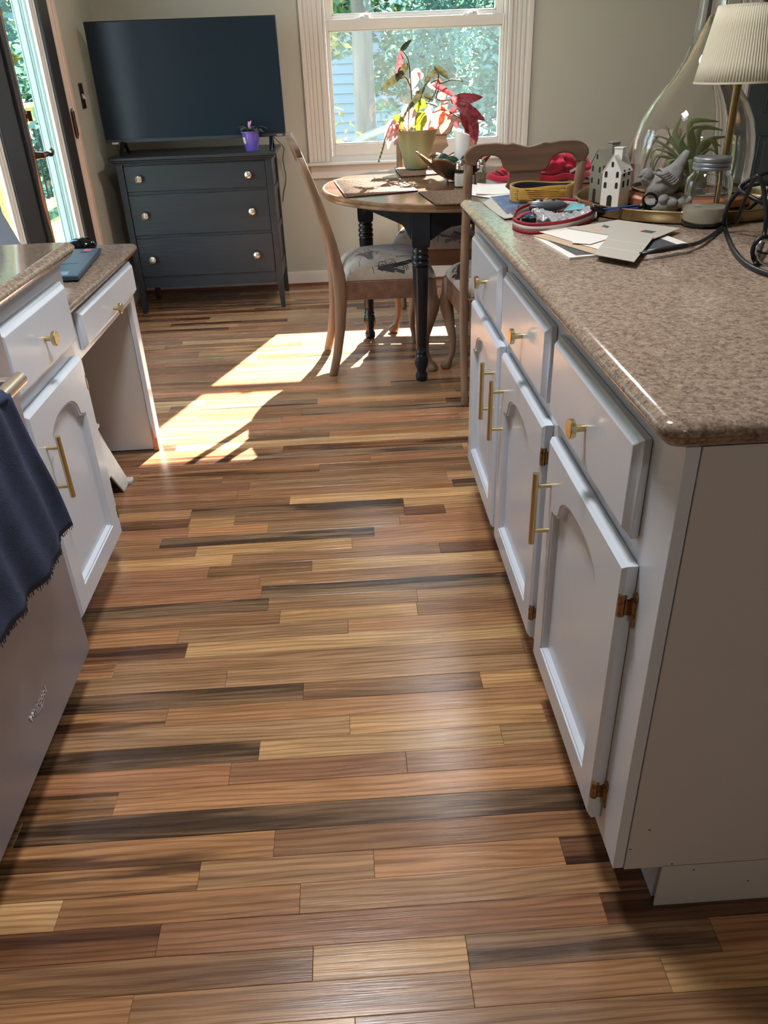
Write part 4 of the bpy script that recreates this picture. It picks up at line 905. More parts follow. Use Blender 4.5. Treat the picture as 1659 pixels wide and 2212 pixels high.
LV = [(866, 110, 886, 88, 9, LEAFO2, 0), (867, 111, 859, 156, 11, LEAFR, 0), (863, 157, 881, 139, 15, LEAFO2, .02), (868, 158, 826, 193, 13, LEAFO2, -.02), (860, 156, 872, 168, 14, LEAFO2, 0),
 (905, 148, 890, 190, 19, LEAFP, .05), (912, 170, 903, 158, 12, LEAFP, .05), (947, 152, 926, 166, 12, LEAFO2, 0), (938, 143, 968, 168, 13, LEAFO2, 0), (926, 165, 918, 180, 9, LEAFO2, .02),
 (934, 183, 984, 208, 11, LEAFR, -.02), (940, 172, 954, 177, 7, LEAFR, .03), (972, 218, 1037, 210, 19, LEAFR, -.05), (983, 224, 1042, 256, 21, LEAFR, -.06), (1000, 232, 1029, 299, 30, LEAFR, -.03), (1008, 264, 1016, 312, 15, LEAFO, -.04),
 (958, 228, 929, 280, 24, LEAFO, -.02), (966, 240, 954, 284, 22, LEAFO, -.04), (945, 215, 963, 201, 15, LEAFO, 0), (955, 236, 965, 220, 12, LEAFO, -.02), (890, 232, 877, 280, 24, LEAFP, .0), (912, 240, 903, 282, 24, LEAFY2, -.02), (928, 232, 918, 284, 18, LEAFP, .02),
 (905, 216, 920, 232, 14, LEAFY2, 0), (912, 224, 895, 240, 14, LEAFY2, .02), (852, 258, 833, 300, 17, LEAFP, -.04), (846, 276, 838, 318, 12, LEAFP, -.06), (856, 280, 853, 312, 11, LEAFP, -.04), (863, 266, 846, 286, 15, LEAFO, -.03),
 (848, 254, 872, 260, 12, LEAFY2, -.02), (853, 266, 878, 276, 12, LEAFY2, 0), (862, 248, 860, 272, 11, LEAFY2, .02), (918, 188, 876, 242, 10, LEAFO2, -.03), (898, 198, 912, 212, 12, LEAFO2, .03), (924, 182, 948, 194, 12, LEAFP, .04), (985, 236, 970, 246, 12, LEAFR, -.02), (984, 262, 986, 276, 11, LEAFR, -.02), (895, 205, 902, 190, 12, LEAFP, .05), (905, 255, 890, 272, 16, LEAFY2, .04), (935, 250, 940, 276, 16, LEAFP, .04), (880, 225, 868, 250, 10, LEAFP, .02), (915, 205, 935, 215, 10, LEAFO2, .0)]
for x0, y0, x1, y1, wd_, m_, dy in LV:
    a, b2 = L3(x0, y0, dy), L3(x1, y1, dy-.02*R.random()); b2 = a+(b2-a)*1.12; o = ob('leaf', leaf(a, b2, wd_/312*1.05, (R.uniform(-.4, .4), -1, R.uniform(.1, .6)), R.uniform(.02, .12), 10, .8, .04, R.uniform(.1, .4)), m_, pt, smooth=True)
for k in range(5): ob('seed_pod', MB().sphere(L3(829-k*2.6, 312+k*9, -.06), .005, 8, 6, (1, 1, 1.4)), LEAFY2, pt, smooth=True)
# lotus bowl with moss balls and candle
bw = thing('lotus_bowl', 'antique brass petal edged bowl on the table beside the shakers', 'bowl', (.545, 3.985, ZT))
def bowl(u, v, t_=0):
    a = 2*PI*u; pet = abs(math.sin(a*3.5)); r0 = .042+(.098+.022*pet)*(v**.8); z = .012+.102*(v**1.25)*(1-.24*(1-pet)**1.4*v)
    if math.cos(a-PI) > .9: r0 += .032*v*(math.cos(a-PI)-.9)*10; z += .022*v*(math.cos(a-PI)-.9)*10
    return ((r0-t_)*math.cos(a), (r0-t_)*math.sin(a), z)
BWM = mat('bowl_bronze', sr(150, 124, 96), .35, metal=.9, var=.2, vscale=20)
ob('bowl_wall', MB().grid(bowl, 98, 12), BWM, bw, smooth=True, solid=.004)
ob('base', MB().lathe([(.045, 0), (.05, .003), (.048, .012), (.044, .018), (0, .018)], n=32), BWM, bw, auto=40)
for i, (x, y, r_) in enumerate(((-.075, -.02, .037), (-.035, -.075, .04), (.045, -.065, .042), (.08, .01, .04), (.02, .07, .036), (-.06, .055, .036))):
    o = ob('moss_ball', MB().sphere((0, 0, 0), r_, 20, 14), MOSS, smooth=True); o.location = (.545+x, 3.985+y, ZT+.082+(.0 if i != 1 else -.004))
    tag(o, ['dark green moss ball at left in the brass bowl', 'dark green moss ball at the front of the brass bowl', 'moss ball right of the candle at front of the bowl', 'moss ball at the far right of the brass bowl', 'moss ball behind the candle in the bowl', 'moss ball at back left of the brass bowl'][i], 'moss ball', 'moss balls in the brass bowl')
cn = thing('pillar_candle', 'white pillar candle with slanted top standing among the moss balls', 'candle', (.568, 3.985, ZT+.02))
cm = MB(); n = 32; cm.rings([[(.036*math.cos(2*PI*k/n), .036*math.sin(2*PI*k/n), 0) for k in range(n)], [(.037*math.cos(2*PI*k/n), .037*math.sin(2*PI*k/n), .187-.012*math.cos(2*PI*k/n)) for k in range(n)], [(.033*math.cos(2*PI*k/n), .033*math.sin(2*PI*k/n), .189-.011*math.cos(2*PI*k/n)) for k in range(n)], [(.028*math.cos(2*PI*k/n), .028*math.sin(2*PI*k/n), .182-.008*math.cos(2*PI*k/n)) for k in range(n)]])
ob('wax', cm, WAX, cn, auto=40); ob('wick', MB().tube([(0, 0, .178), (.001, 0, .196)], .001, 6), INK, cn)
SG = thin_glass('shaker_glass', (.93, .93, .9, 1))
def shaker(label, loc, fill):
    t = thing('shaker', label, 'shaker', loc, group='salt and pepper shakers')
    def sq(r_, z, c=.3): return [(r_*math.copysign(abs(math.cos(a))**c, math.cos(a)), r_*math.copysign(abs(math.sin(a))**c, math.sin(a)), z) for a in [2*PI*(k+.5)/24 for k in range(24)]]
    t.scale = (1.2, 1.2, 1.25); ob('glass_body', MB().rings([sq(.020, 0), sq(.0225, .003), sq(.0225, .048), sq(.020, .055, .6), sq(.0165, .060, 1)], True, False), SG, t, smooth=True)
    ob('contents', MB().rings([sq(.0185, .003), sq(.0195, .005), sq(.0195, .043)]), fill, t)
    ob('lid', MB().lathe([(.017, .058), (.0185, .060), (.0185, .064), (.0175, .066), (.0185, .068), (.0185, .072), (.0175, .074), (.018, .077), (.014, .084), (.007, .087), (0, .088)], n=24), CHROME, t, smooth=True); return t
shaker('small glass salt shaker with chrome lid left of the near chair back', (.534, 3.79, ZT), mat('salt', sr(226, 224, 218), .8, bump=.5, bscale=400))
shaker('small glass pepper shaker with chrome lid seen through the near chair back', (.628, 3.80, ZT), mat('pepper', sr(120, 104, 86), .9, var=.5, vscale=400))
# red cloth bundle
rd = thing('red_cloth_bundle', 'crumpled bright red cloth bundle with a white tag on the table', 'cloth', (.93, 3.88, ZT+.0125))
def crump(u, v):
    a = 2*PI*u; th = PI*v; rx, ry = .205+.03*math.sin(3*a+1), .115+.02*math.sin(2*a); hump = .085*math.exp(-((math.cos(a)*math.sin(th)-.3)**2)*3)
    n1 = .010*math.sin(11*a+6*v)+.008*math.sin(17*a-9*v+2)+.006*math.sin(29*v+5*a)
    r_ = math.sin(th)**.6
    return ((rx+n1)*r_*math.cos(a), (ry+n1)*r_*math.sin(a), max(.0, (1-math.cos(th))*.5*(.05+hump)+n1*.6*math.sin(th)+.004*math.cos(13*a)*math.sin(th)))
ob('folded_cloth', MB().grid(crump, 90, 40), REDC, rd, smooth=True)
ob('folded_cloth', MB().grid(lambda u, v: (-.02+.235*math.cos(2*PI*u)*(.9+.1*v)*(1+.06*math.sin(9*PI*u)), -.01+.13*math.sin(2*PI*u)*(1+.05*math.sin(7*PI*u)), .002+.024*math.sin(PI*v)+.004*math.sin(20*PI*u)), 80, 8), REDC, rd, smooth=True)
ob('care_tag', MB().rings([[(.095, -.132, .030), (.135, -.140, .050), (.130, -.142, .060), (.090, -.134, .040)], [(.095, -.130, .030), (.135, -.138, .050), (.130, -.140, .060), (.090, -.132, .040)]]), PAPERW, rd)
# ------------------------------------------------------------------ on the island countertop
ZI = .9142
ty_ = thing('brass_tray', 'round antique brass tray with low upright rim on the island countertop', 'tray', (.900, 2.170, ZI)); ty_.scale = (1.07, 1.07, .86)
ob('tray_dish', MB().lathe([(0, .0), (.245, .0), (.252, .004), (.258, .030), (.262, .034), (.260, .0365), (.254, .034), (.249, .008), (.240, .004), (0, .004)], n=96), TRAYB, ty_, auto=40)
for s_ in (-1, 1):
    pass
# glass cloche on a wooden base
CY = 2.222; CX = .930; ZB = ZI+.0045
cl = thing('glass_cloche', 'tall teardrop clear glass cloche on a round wooden base in the brass tray', 'cloche', (CX, CY, ZB))
ob('base', MB().lathe([(0, 0), (.158, 0), (.164, .004), (.164, .020), (.158, .025), (.150, .027), (.150, .031), (0, .031)], n=64), BASEW, cl, auto=40)
outp = [(.146, .032), (.151, .045), (.153, .07), (.153, .12), (.149, .16), (.138, .20), (.120, .235), (.096, .268), (.072, .300), (.052, .335), (.040, .375), (.034, .42), (.031, .48), (.030, .55)]
inp = [(.142, .032), (.146, .045), (.148, .07), (.148, .12), (.143, .16), (.131, .20), (.111, .235), (.085, .268), (.060, .300), (.038, .335), (.022, .37), (.012, .40), (.005, .425), (0.0004, .434)]
m = MB(); m.lathe([(.0004, .585), (.02, .58), (.028, .568)]+list(reversed(outp))+inp, n=72, cap=False); ob('glass_dome', m, GLASSY, cl, smooth=True)
ap = thing('air_plant', 'spiky green air plant inside the glass cloche', 'plant', (CX, CY, ZB+.031))
oo = Vector((CX, CY, ZB+.031)); AC = (1458, 345)
for i, (tx_, ty2, mx_, my_, dy) in enumerate([(1560, 262, 1500, 262, .02), (1562, 280, 1515, 275, 0), (1560, 292, 1520, 300, -.03), (1540, 312, 1515, 300, -.05), (1532, 335, 1520, 318, -.06), (1527, 348, 1510, 328, .03), (1545, 345, 1535, 300, -.02), (1408, 295, 1440, 298, .01), (1398, 340, 1410, 320, -.03), (1393, 362, 1405, 335, -.05),
      (1412, 372, 1420, 340, .03), (1425, 378, 1430, 345, -.06), (1448, 270, 1458, 300, .03), (1475, 285, 1465, 310, -.02), (1490, 250, 1470, 290, .05), (1402, 330, 1425, 305, .06), (1500, 380, 1490, 330, .06), (1440, 385, 1440, 350, -.04), (1470, 380, 1475, 345, -.07), (1515, 270, 1480, 275, -.06), (1455, 372, 1450, 350, -.08)]):
    def cl_(v):   # keep inside the dome
        r_ = math.hypot(v.x, v.y); k = min(1, .128/max(r_, 1e-6)); return Vector((v.x*k, v.y*k, max(v.z, .008)))
    c_ = PY(*AC, CY)-oo; c_.y = dy*.15; md_ = PY(mx_, my_, CY)-oo; md_.y += dy*.8; e_ = PY(tx_, ty2, CY)-oo; e_.y += dy
    c_ = Vector((0, dy*.1, .045)); ob('leaf', MB().tube([c_, cl_(c_.lerp(md_, .5)+Vector((0, 0, .012))), cl_(md_), cl_(e_)], [.013, .011, .0075, .0012], 8, flat=.35, smooth=5), AIRP, ap, smooth=True)
ob('root_ball', MB().sphere((0, 0, .022), 1, 14, 8, (.05, .045, .03)), mat('dry_moss', sr(96, 104, 60), .95, bump=1, bscale=120, var=.5, vscale=60), ap, smooth=True)
# ceramic houses
def house(label, cat, loc, rz, wd_, ln, h_, rf, m_, rows_, door):
    t = thing('ceramic_house', label, 'figurine', loc, rz, 'small ceramic houses on the brass tray')
    w2_, zt_ = wd_/2, h_-rf
    m = MB(); m.prism([(-w2_, 0), (w2_, 0), (w2_, zt_), (0, h_), (-w2_, zt_)], lambda x, z: (x, 0, z), lambda x, z: (x, ln, z)); ob('walls', m, m_, t, bev=.0015)
    for s_ in (-1, 1):
        n_ = Vector((s_*rf, 0, w2_)).normalized()*.0018; a, b2 = Vector((s_*w2_, 0, zt_)), Vector((0, 0, h_))
        a = a+(a-b2)*.05
        m = MB(); m.rings([[a+Vector((0, -.001, 0)), b2+Vector((0, -.001, 0)), b2+Vector((0, ln+.001, 0)), a+Vector((0, ln+.001, 0))], [a+n_+Vector((0, -.001, 0)), b2+n_+Vector((0, -.001, 0)), b2+n_+Vector((0, ln+.001, 0)), a+n_+Vector((0, ln+.001, 0))]]); ob('roof_slope', m, m_, t)
    m = MB(); m.box(-.011, .011, ln*.42, ln*.70, h_-.012, h_+.014); m.box(-.0125, .0125, ln*.42-.0015, ln*.70+.0015, h_+.014, h_+.018); ob('chimney', m, m_, t, bev=.001)
    def op(cx, cz, w_, hh, side):
        pts = [(cx-w_/2, cz), (cx+w_/2, cz)]+[(cx+w_/2*math.cos(a*PI/8), cz+hh-w_/2+w_/2*math.sin(a*PI/8)) for a in range(9)]
        if side == 'f': f0, f1 = (lambda u, v: (u, -.0012, v)), (lambda u, v: (u, .002, v))
        elif side == 'r': f0, f1 = (lambda u, v: (w2_+.0012, u, v)), (lambda u, v: (w2_-.002, u, v))
        else: f0, f1 = (lambda u, v: (-w2_-.0012, u, v)), (lambda u, v: (-w2_+.002, u, v))
        ob('window_opening' if cz > .001 else 'doorway', MB().prism(pts, f0, f1), HOLE, t)
    for z in rows_:
        for x in (-.3, .3): op(x*wd_, z, .007, .014, 'f')
        for y in (.28, .72): op(y*ln, z, .010, .016, 'r'); op(y*ln, z, .010, .016, 'l')
    op(0, .001, .013, .034, door); op(0, h_-rf*.62, .006, .012, 'f'); return t
hp = PZ(1321, 450, ZB)
house('small white glazed ceramic house in front of the grey green one on tray', '', (hp.x-.012, hp.y-.010, ZB), math.radians(-38), .050, .078, .128, .040, CERW, (.052, .078), 'f')
gp = PZ(1290, 440, ZB)
house('taller grey green ceramic house behind the white one on tray', '', (gp.x-.002, gp.y+.030, ZB), math.radians(-74), .056, .085, .132, .036, CERG, (.048, .078), 'f')
# grey stone bird
bd = thing('bird_figurine', 'rough grey cast stone bird with raised tail on the brass tray', 'figurine', (.822, 2.075, ZB))
def b3(px, py, dy=0): return PY(px, py, 2.075+dy)-Vector((.822, 2.075, ZB))
m = MB(); m.tube([b3(1384, 388, -.01), b3(1392, 386, -.008), b3(1402, 390), b3(1418, 398), b3(1438, 392), b3(1452, 378), b3(1466, 358), b3(1480, 336), b3(1487, 326)], [.002, .012, .020, .036, .038, .028, .016, .011, .007], 16, smooth=4); ob('body', m, STONE, bd, smooth=True)
m = MB(); m.sphere(b3(1398, 378, -.005), .017, 14, 10); m.tube([b3(1388, 379, -.008), b3(1376, 382, -.012)], [.005, .0012], 8); ob('head', m, STONE, bd, smooth=True)
for k in range(6):
    m = MB(); m.tube([b3(1410+k*5, 372+k*3, -.036), b3(1428+k*5, 378+k*4, -.040), b3(1446+k*4, 372+k*3, -.036)], [.002, .0045, .002], 6, smooth=3); ob('wing_feather', m, STONE, bd, smooth=True)
m = MB(); m.sphere(b3(1432, 440), 1, 18, 12, (.045, .040, .030)); m.tube([b3(1425, 405, 0), b3(1432, 432, 0)], [.022, .03], 12)
ob('base', m, STONE, bd, smooth=True)
for k in range(7):
    a = k*.9; ob('carved_leaf', MB().sphere((.03*math.cos(a)+.005, -.026+.016*math.sin(a), .030+.006*math.sin(k*2)), 1, 10, 8, (.014, .010, .012)), STONE, bd, smooth=True)
# mason jar with milky liquid
jr = thing('glass_jar', 'clear glass jar with grey screw lid and a little milky liquid', 'jar', (.845, 1.897, ZI)); jr.scale = (1, 1, 1.1)
jp = [(0, .002), (.044, .002), (.050, .008), (.052, .018), (.052, .085), (.049, .096), (.040, .106), (.037, .112), (.037, .122)]
ob('glass', MB().lathe(jp+[(.0345, .122), (.0345, .112), (.0375, .104), (.0455, .095), (.049, .084), (.049, .018), (.047, .010), (0, .008)], n=48, cap=False), GLASSY, jr, smooth=True)
ob('milky_liquid', MB().lathe([(0, .0085), (.0468, .0105), (.0488, .018), (.0488, .040), (.046, .0385), (0, .038)], n=40), MILK, jr, auto=50)
ob('lid', MB().lathe([(.039, .112), (.0415, .113), (.0415, .117), (.0395, .119), (.0415, .121), (.0415, .125), (.0395, .127), (.0415, .129), (.0415, .134), (.039, .1365), (.033, .1355), (0, .1355)], n=48), mat('zinc_lid', sr(150, 156, 162), .35, metal=.85, var=.15, vscale=60), jr, auto=40)
for k, z in enumerate((.045, .062, .08)):
    o = ob('measure_mark', MB().grid(lambda u, v: (.0523*math.cos(3.75+u*.42), .0523*math.sin(3.75+u*.42), z+v*.0011), 8, 1), INKSOFT, jr)
# brass lamp with pleated shade
lm = thing('table_lamp', 'slim brass table lamp with a cream pleated shade on the island', 'lamp', (.935, 2.03, ZB))
ob('foot', MB().lathe([(0, 0), (.030, 0), (.031, .005), (.024, .010), (.010, .016), (.007, .03)], n=32), BRASS, lm, smooth=True)
LG = mat('aged_lamp_brass', sr(158, 134, 92), .25, metal=1)
ob('stem', MB().lathe([(.0, .01), (.009, .02), (.009, .095), (.012, .099), (.009, .103), (.012, .108), (.0145, .113), (.012, .118), (.009, .123), (.012, .127), (.0085, .131), (.0095, .285), (.016, .288), (.016, .296), (.008, .298), (0, .30)], n=24), LG, lm, auto=40)
def shade(u, v):
    a = 2*PI*u; n_ = 92; r_ = .098-.030*v; r_ += .0011*math.cos(a*n_); return (r_*math.cos(a), r_*math.sin(a), .288+.152*v)
ob('lamp_shade', MB().grid(shade, 92*6, 4), SHADE, lm, smooth=True, solid=.0012)
ob('shade_trim', MB().lathe([(.0985, .287), (.0995, .287), (.0995, .291), (.0985, .291)], n=64), SHADE, lm); ob('shade_trim', MB().lathe([(.0685, .437), (.0695, .437), (.0695, .441), (.0685, .441)], n=64), SHADE, lm)
ob('bulb', MB().sphere((0, 0, .335), 1, 16, 12, (.022, .022, .035)), mat('frosted_bulb', sr(235, 232, 225), .4), lm, smooth=True)
m = MB()
for k in range(3): m.tube([(0, 0, .43), (.068*math.cos(k*2.1), .068*math.sin(k*2.1), .436)], .0012, 6)
m.tube([(0, 0, .298), (0, 0, .43)], .002, 8); ob('shade_spider', m, LG, lm)
# scissors leaning in the tray
sz = thing('scissors', 'blue handled scissors with black finger rings lying on the tray rim', 'scissors', (.75, 2.02, ZB))
s0 = Vector((.75, 2.02, ZB)); q3 = lambda px, py, y=2.0: PY(px, py, y)-s0
m = MB(); m.tube([q3(1300, 452), q3(1380, 443)], [.0028, .0036], 8, flat=.6); ob('blade', m, BLUEM, sz)
m = MB(); m.tube([q3(1308, 458), q3(1382, 449)], [.0028, .0036], 8, flat=.6); ob('blade', m, BLUEM, sz)
for cx_, cy_, r_ in ((1404, 440-8, 15), (1396, 462, 13)):
    m = MB(); pts = [q3(cx_+r_*math.cos(a*PI/12), cy_-r_*.95*math.sin(a*PI/12), 2.0-.004) for a in range(25)]; m.tube(pts, .0034, 8); ob('finger_ring', m, PLAST, sz, smooth=True)
m = MB(); m.tube([q3(1378, 446), q3(1390, 443), q3(1396, 446)], [.006, .009, .007], 8, flat=.5); m.tube([q3(1304, 455), q3(1285, 450), q3(1278, 446)], [.004, .008, .007], 8); ob('pivot', m, PLAST, sz, smooth=True)
# headband
hb = thing('headband', 'mustard corduroy knotted headband with dark lining lying on the counter', 'headband', (.565, 2.36, ZI+.003))
HBt = lambda k: (.092*math.cos(k), .060*math.sin(k)-.0)
def band(r_off, z0, z1, k0, k1, n=50):
    m = MB(); m.grid(lambda u, v: ((.088+r_off)*math.cos(k0+(k1-k0)*u), (.058+r_off)*math.sin(k0+(k1-k0)*u), z0+(z1-z0)*v+.003*math.sin(u*9)), n, 6); return m
ob('outer_cloth', band(.0, .001, .042, 2.2, 5.4), MUST, hb, smooth=True, solid=.003); ob('lining', band(-.004, .002, .041, 0-.9, 2.6), NAVYC, hb, smooth=True, solid=.003); ob('outer_cloth', band(.003, .001, .043, -.9, 2.6), MUST, hb, smooth=True, solid=.002)
m = MB(); m.grid(lambda u, v: (-.075+.13*u, -.052-.004*math.sin(PI*u)+.004*v, .002+.030*v+.006*(1-u)), 20, 5); ob('front_fold', m, MUST, hb, smooth=True, solid=.006)
for k in range(7):
    m = MB(); m.tube([(-.085+.01*(k % 2), -.035, .006+k*.0055), (-.04, -.058, .005+k*.0052), (.06, -.057, .004+k*.0042)], .0016, 6, smooth=4); ob('rib', m, MUST, hb, smooth=True)
# papers and book at the far left end
P1 = lambda px, py, z=ZI: tuple(PZ(px, py, z))[:2]
bk = sheet('glossy_booklet', 'glossy blue booklet at the far left corner of the island under headband', [P1(1095, 465), P1(1150, 470), P1(1130, 420), P1(1060, 428)], ZI+.001, BLUEB, 'booklet', .003)
sheet('paper_sheet', 'pale curled paper sheet beside the blue booklet at counter corner', [P1(1042, 440), P1(1090, 476), P1(1115, 474), P1(1062, 432)], ZI+.0002, PAPERG, 'paper', curl=.006)
# hair clipper / remote
rc = thing('hair_clipper', 'dark grey handheld clipper with buttons beside the headband', 'clipper', (*P1(1178, 458), ZI+.002), .0)
m = MB(); m.sphere((0, .0, .014), 1, 20, 10, (.058, .026, .014)); ob('casing', m, mat('dark_teal_grey_plastic', sr(66, 74, 78), .35), rc, smooth=True)
m = MB(); m.sphere((0, 0, .020), 1, 20, 8, (.050, .020, .0095)); ob('top_plate', m, mat('silver_plastic', sr(126, 130, 130), .3, metal=.5), rc, smooth=True)
for k in range(5): ob('button', MB().lathe([(.0048, 0), (.0048, .003), (0, .0035)], (-.03+k*.016, (-1)**k*.005, .0278), 12), mat('clip_button', sr(30, 32, 36), .4) if k != 2 else MUST, rc)
ob('cutting_head', MB().box(-.074, -.052, -.014, .012, .003, .017), PLAST, rc, bev=.003)
# belt loop: red and white webbing with buckle, things inside it
bl_ = thing('webbing_strap', 'red and white striped webbing strap with black buckle coiled on counter', 'strap', (.525, 2.015, ZI))
SC = [P1(1112, 498), P1(1150, 507), P1(1220, 500), P1(1268, 484), P1(1286, 468), P1(1262, 455), P1(1210, 449), P1(1160, 456), P1(1122, 470), P1(1110, 486)]
SC = [Vector((x-.525, y-2.015, 0)) for x, y in SC]
def ribbon(pts, z0, z1, off=0):
    m = MB(); n = len(pts); P_ = []
    for i in range(n):
        for k in range(6):
            t = k/6; p0, p1, p2, p3 = pts[i-1], pts[i], pts[(i+1) % n], pts[(i+2) % n]; t2 = t*t; t3 = t2*t
            P_.append(.5*((2*p1)+(p2-p0)*t+(2*p0-5*p1+4*p2-p3)*t2+(3*p1-p0-3*p2+p3)*t3))
    N = len(P_); r0, r1 = [], []
    o_ = len(m.v)
    cen = sum(P_, Vector())/N
    for p in P_:
        d = (p-cen).normalized()*off; m.v.append((p.x+d.x, p.y+d.y, z0)); m.v.append((p.x+d.x, p.y+d.y, z1))
    for i in range(N): j = (i+1) % N; m.f.append((2*i, 2*j, 2*j+1, 2*i+1))
    return m
ob('red_edge', ribbon(SC, .0005, .008), STRAPR, bl_, smooth=True, solid=.003); ob('pale_stripe', ribbon(SC, .008, .019), STRAPW, bl_, smooth=True, solid=.0025); ob('red_edge', ribbon(SC, .019, .026), STRAPR, bl_, smooth=True, solid=.003)
p = SC[0]; ob('slider', MB().box(p.x+.004, p.x+.010, p.y-.0045, p.y+.004, 0, .029), PLAST, bl_, bev=.001)
for dx, dy, rz_ in ((.02, .015, .4), (.035, .008, 0)): ob('buckle', MB().box(p.x+dx, p.x+dx+.018, p.y+dy, p.y+dy+.012, .006, .026), PLAST, bl_, bev=.003)
ob('strap_end', MB().tube([(p.x+.002, p.y+.006, .022), (p.x+.02, p.y+.03, .030), (p.x+.045, p.y+.045, .034)], .006, 8, flat=.25, smooth=4), STRAPR, bl_, smooth=True)
pl = thing('plastic_bag', 'crinkled clear plastic bag with teal print inside the strap loop', 'bag', (*P1(1215, 476), ZI+.002))
FO = mat('crinkled_clear_film', sr(196, 196, 200), .12, spec=.8, trans=.35, bump=1.2, bscale=50)
ob('film', MB().grid(lambda u, v: ((u-.5)*.15+.006*math.sin(v*9), (v-.5)*.075+.006*math.sin(u*14), .004+.020*math.sin(PI*v)*(.6+.4*math.sin(u*7+1))+.004*math.sin(u*40+v*20)+.003*math.sin(v*50+u*11)), 50, 24), FO, pl, smooth=True)
ob('printed_card', MB().rings([[(.0, -.004, .020), (.055, .0, .022), (.062, .03, .028), (.03, .034, .034)], [(.0, -.004, .0215), (.055, .0, .0235), (.062, .03, .0295), (.03, .034, .0355)]]), TEAL, pl)
# the pile of papers in front of the tray
sheet('magazine', 'dark grey covered magazine with white border at the bottom of the paper pile', [P1(1230, 562), P1(1500, 536), P1(1425, 508), P1(1153, 516)], ZI, PAPERW, 'magazine', .005)
mg = bpy.context.scene.collection.objects['magazine']
q = [P1(1244, 552, ZI+.005), P1(1476, 533, ZI+.005), P1(1418, 512, ZI+.005), P1(1180, 518, ZI+.005)]
ob('cover_print', MB().rings([[(x-mg.location.x, y-mg.location.y, z) for x, y in q] for z in (.0051, .0054)]), SLATE, mg)
sheet('envelope', 'long tan envelope lying across the magazine in the paper pile', [P1(1150, 508, ZI+.007), P1(1282, 548, ZI+.007), P1(1330, 538, ZI+.007), P1(1195, 504, ZI+.007)], ZI+.0062, PAPERT, 'envelope', .001)
sheet('letter', 'printed white letter sheet spread over the tan envelope', [P1(1165, 500, ZI+.009), P1(1292, 538, ZI+.009), P1(1400, 500, ZI+.009), P1(1245, 488, ZI+.009)], ZI+.008, PAPERW, 'paper', .0008)
lf_ = sheet('leaflet', 'colour printed leaflet beside the brass tray at back of the pile', [P1(1225, 492, ZI+.011), P1(1400, 520, ZI+.011), P1(1470, 492, ZI+.011), P1(1335, 474, ZI+.011)], ZI+.0094, PAPERG, 'leaflet', .001)
for i, (px, py, w_, m_) in enumerate(((1290, 495, 10, mat('peach_print', sr(204, 156, 130), .5)), (1308, 489, 9, SLATE), (1275, 489, 8, mat('peach_print', sr(204, 156, 130), .5)), (1330, 505, 7, SLATE), (1400, 500, 18, SLATE), (1385, 496, 8, mat('peach_print', sr(204, 156, 130), .5)))):
    q = [P1(px-w_, py, ZI+.0106), P1(px+w_*.4, py+4, ZI+.0106), P1(px+w_, py, ZI+.0106), P1(px-w_*.3, py-3.4, ZI+.0106)]
    ob('printed_block', MB().rings([[(x-lf_.location.x, y-lf_.location.y, z) for x, y in q] for z in (.0011, .0013)]), m_, lf_)
cdp = sheet('folded_card', 'plain grey folded card on top of the paper pile', [P1(1283, 550, ZI+.013), P1(1370, 566, ZI+.013), P1(1412, 512, ZI+.013), P1(1322, 500, ZI+.013)], ZI+.0125, PAPERG, 'card', .0012)
for t_ in (.36, .68):
    a = Vector(P1(1322, 500, ZI+.013)).lerp(Vector(P1(1283, 550, ZI+.013)), t_); b2 = Vector(P1(1412, 512, ZI+.013)).lerp(Vector(P1(1370, 566, ZI+.013)), t_); c_ = Vector(cdp.location[:2])
    ob('fold_line', MB().tube([(*(a-c_), .0014), (*(b2-c_), .0014)], .0006, 6, flat=.4), PAPERW, cdp)
sheet('note_slip', 'small white note slip lying between letter and grey card', [P1(1235, 524, ZI+.0112), P1(1275, 527, ZI+.0112), P1(1325, 512, ZI+.0112), P1(1250, 505, ZI+.0112)], ZI+.0104, PAPERW, 'paper', .0006)
# cables
def cable(name, label, pts, r_=.0042, cat='cable'):
    t = thing(name, label, cat, (0, 0, 0)); ob('cord', MB().tube(pts, r_, 12, smooth=8), RUBBER, t, smooth=True); return t
c1 = cable('power_cable', 'black cable running from a flat plug under the papers past the jar', [PZ(1470, 533, ZI+.014), PZ(1510, 524, ZI+.010), PZ(1545, 503, ZI+.006), PZ(1570, 484, ZI+.005), PZ(1605, 462, ZI+.008), PY(1640, 432, 1.93), PY(1662, 408, 1.95), PY(1690, 395, 1.95)])
a, b2 = PZ(1385, 548, ZI+.014), PZ(1478, 531, ZI+.014)
ob('flat_connector', MB().tube([a, a.lerp(b2, .5), b2, b2.lerp(a, -.12)], [.006, .011, .010, .006], 10, flat=.5), PLAST, c1, smooth=True)
Yc = 1.62
cable('coiled_cable', 'thick black cable looping upright at the right edge of the island', [PZ(1700, 600, ZI+.005), PZ(1659, 592, ZI+.005), PZ(1615, 572, ZI+.005), PZ(1585, 540, ZI+.006), PY(1568, 500, 1.80), PY(1566, 465, 1.80), PY(1580, 432, 1.80), PY(1605, 408, 1.78), PY(1640, 396, 1.76), PY(1690, 400, 1.75)], .0052)
cable('coiled_cable', 'thinner black cable arching over the cable loop at right edge', [PY(1690, 365, 1.78), PY(1659, 372, 1.78), PY(1625, 386, 1.78), PY(1600, 402, 1.78), PY(1603, 414, 1.76), PY(1640, 435, 1.72), PY(1690, 462, 1.70)], .0045)
cable('coiled_cable', 'black cable standing in a tall narrow hoop at right edge of island', [PZ(1632, 572, ZI+.005), PY(1648, 520, 1.60), PY(1655, 470, 1.62), PY(1650, 410, 1.64), PY(1640, 383, 1.65), PY(1632, 384, 1.66), PY(1620, 405, 1.70), PY(1606, 440, 1.74), PY(1590, 480, 1.78)], .0045)
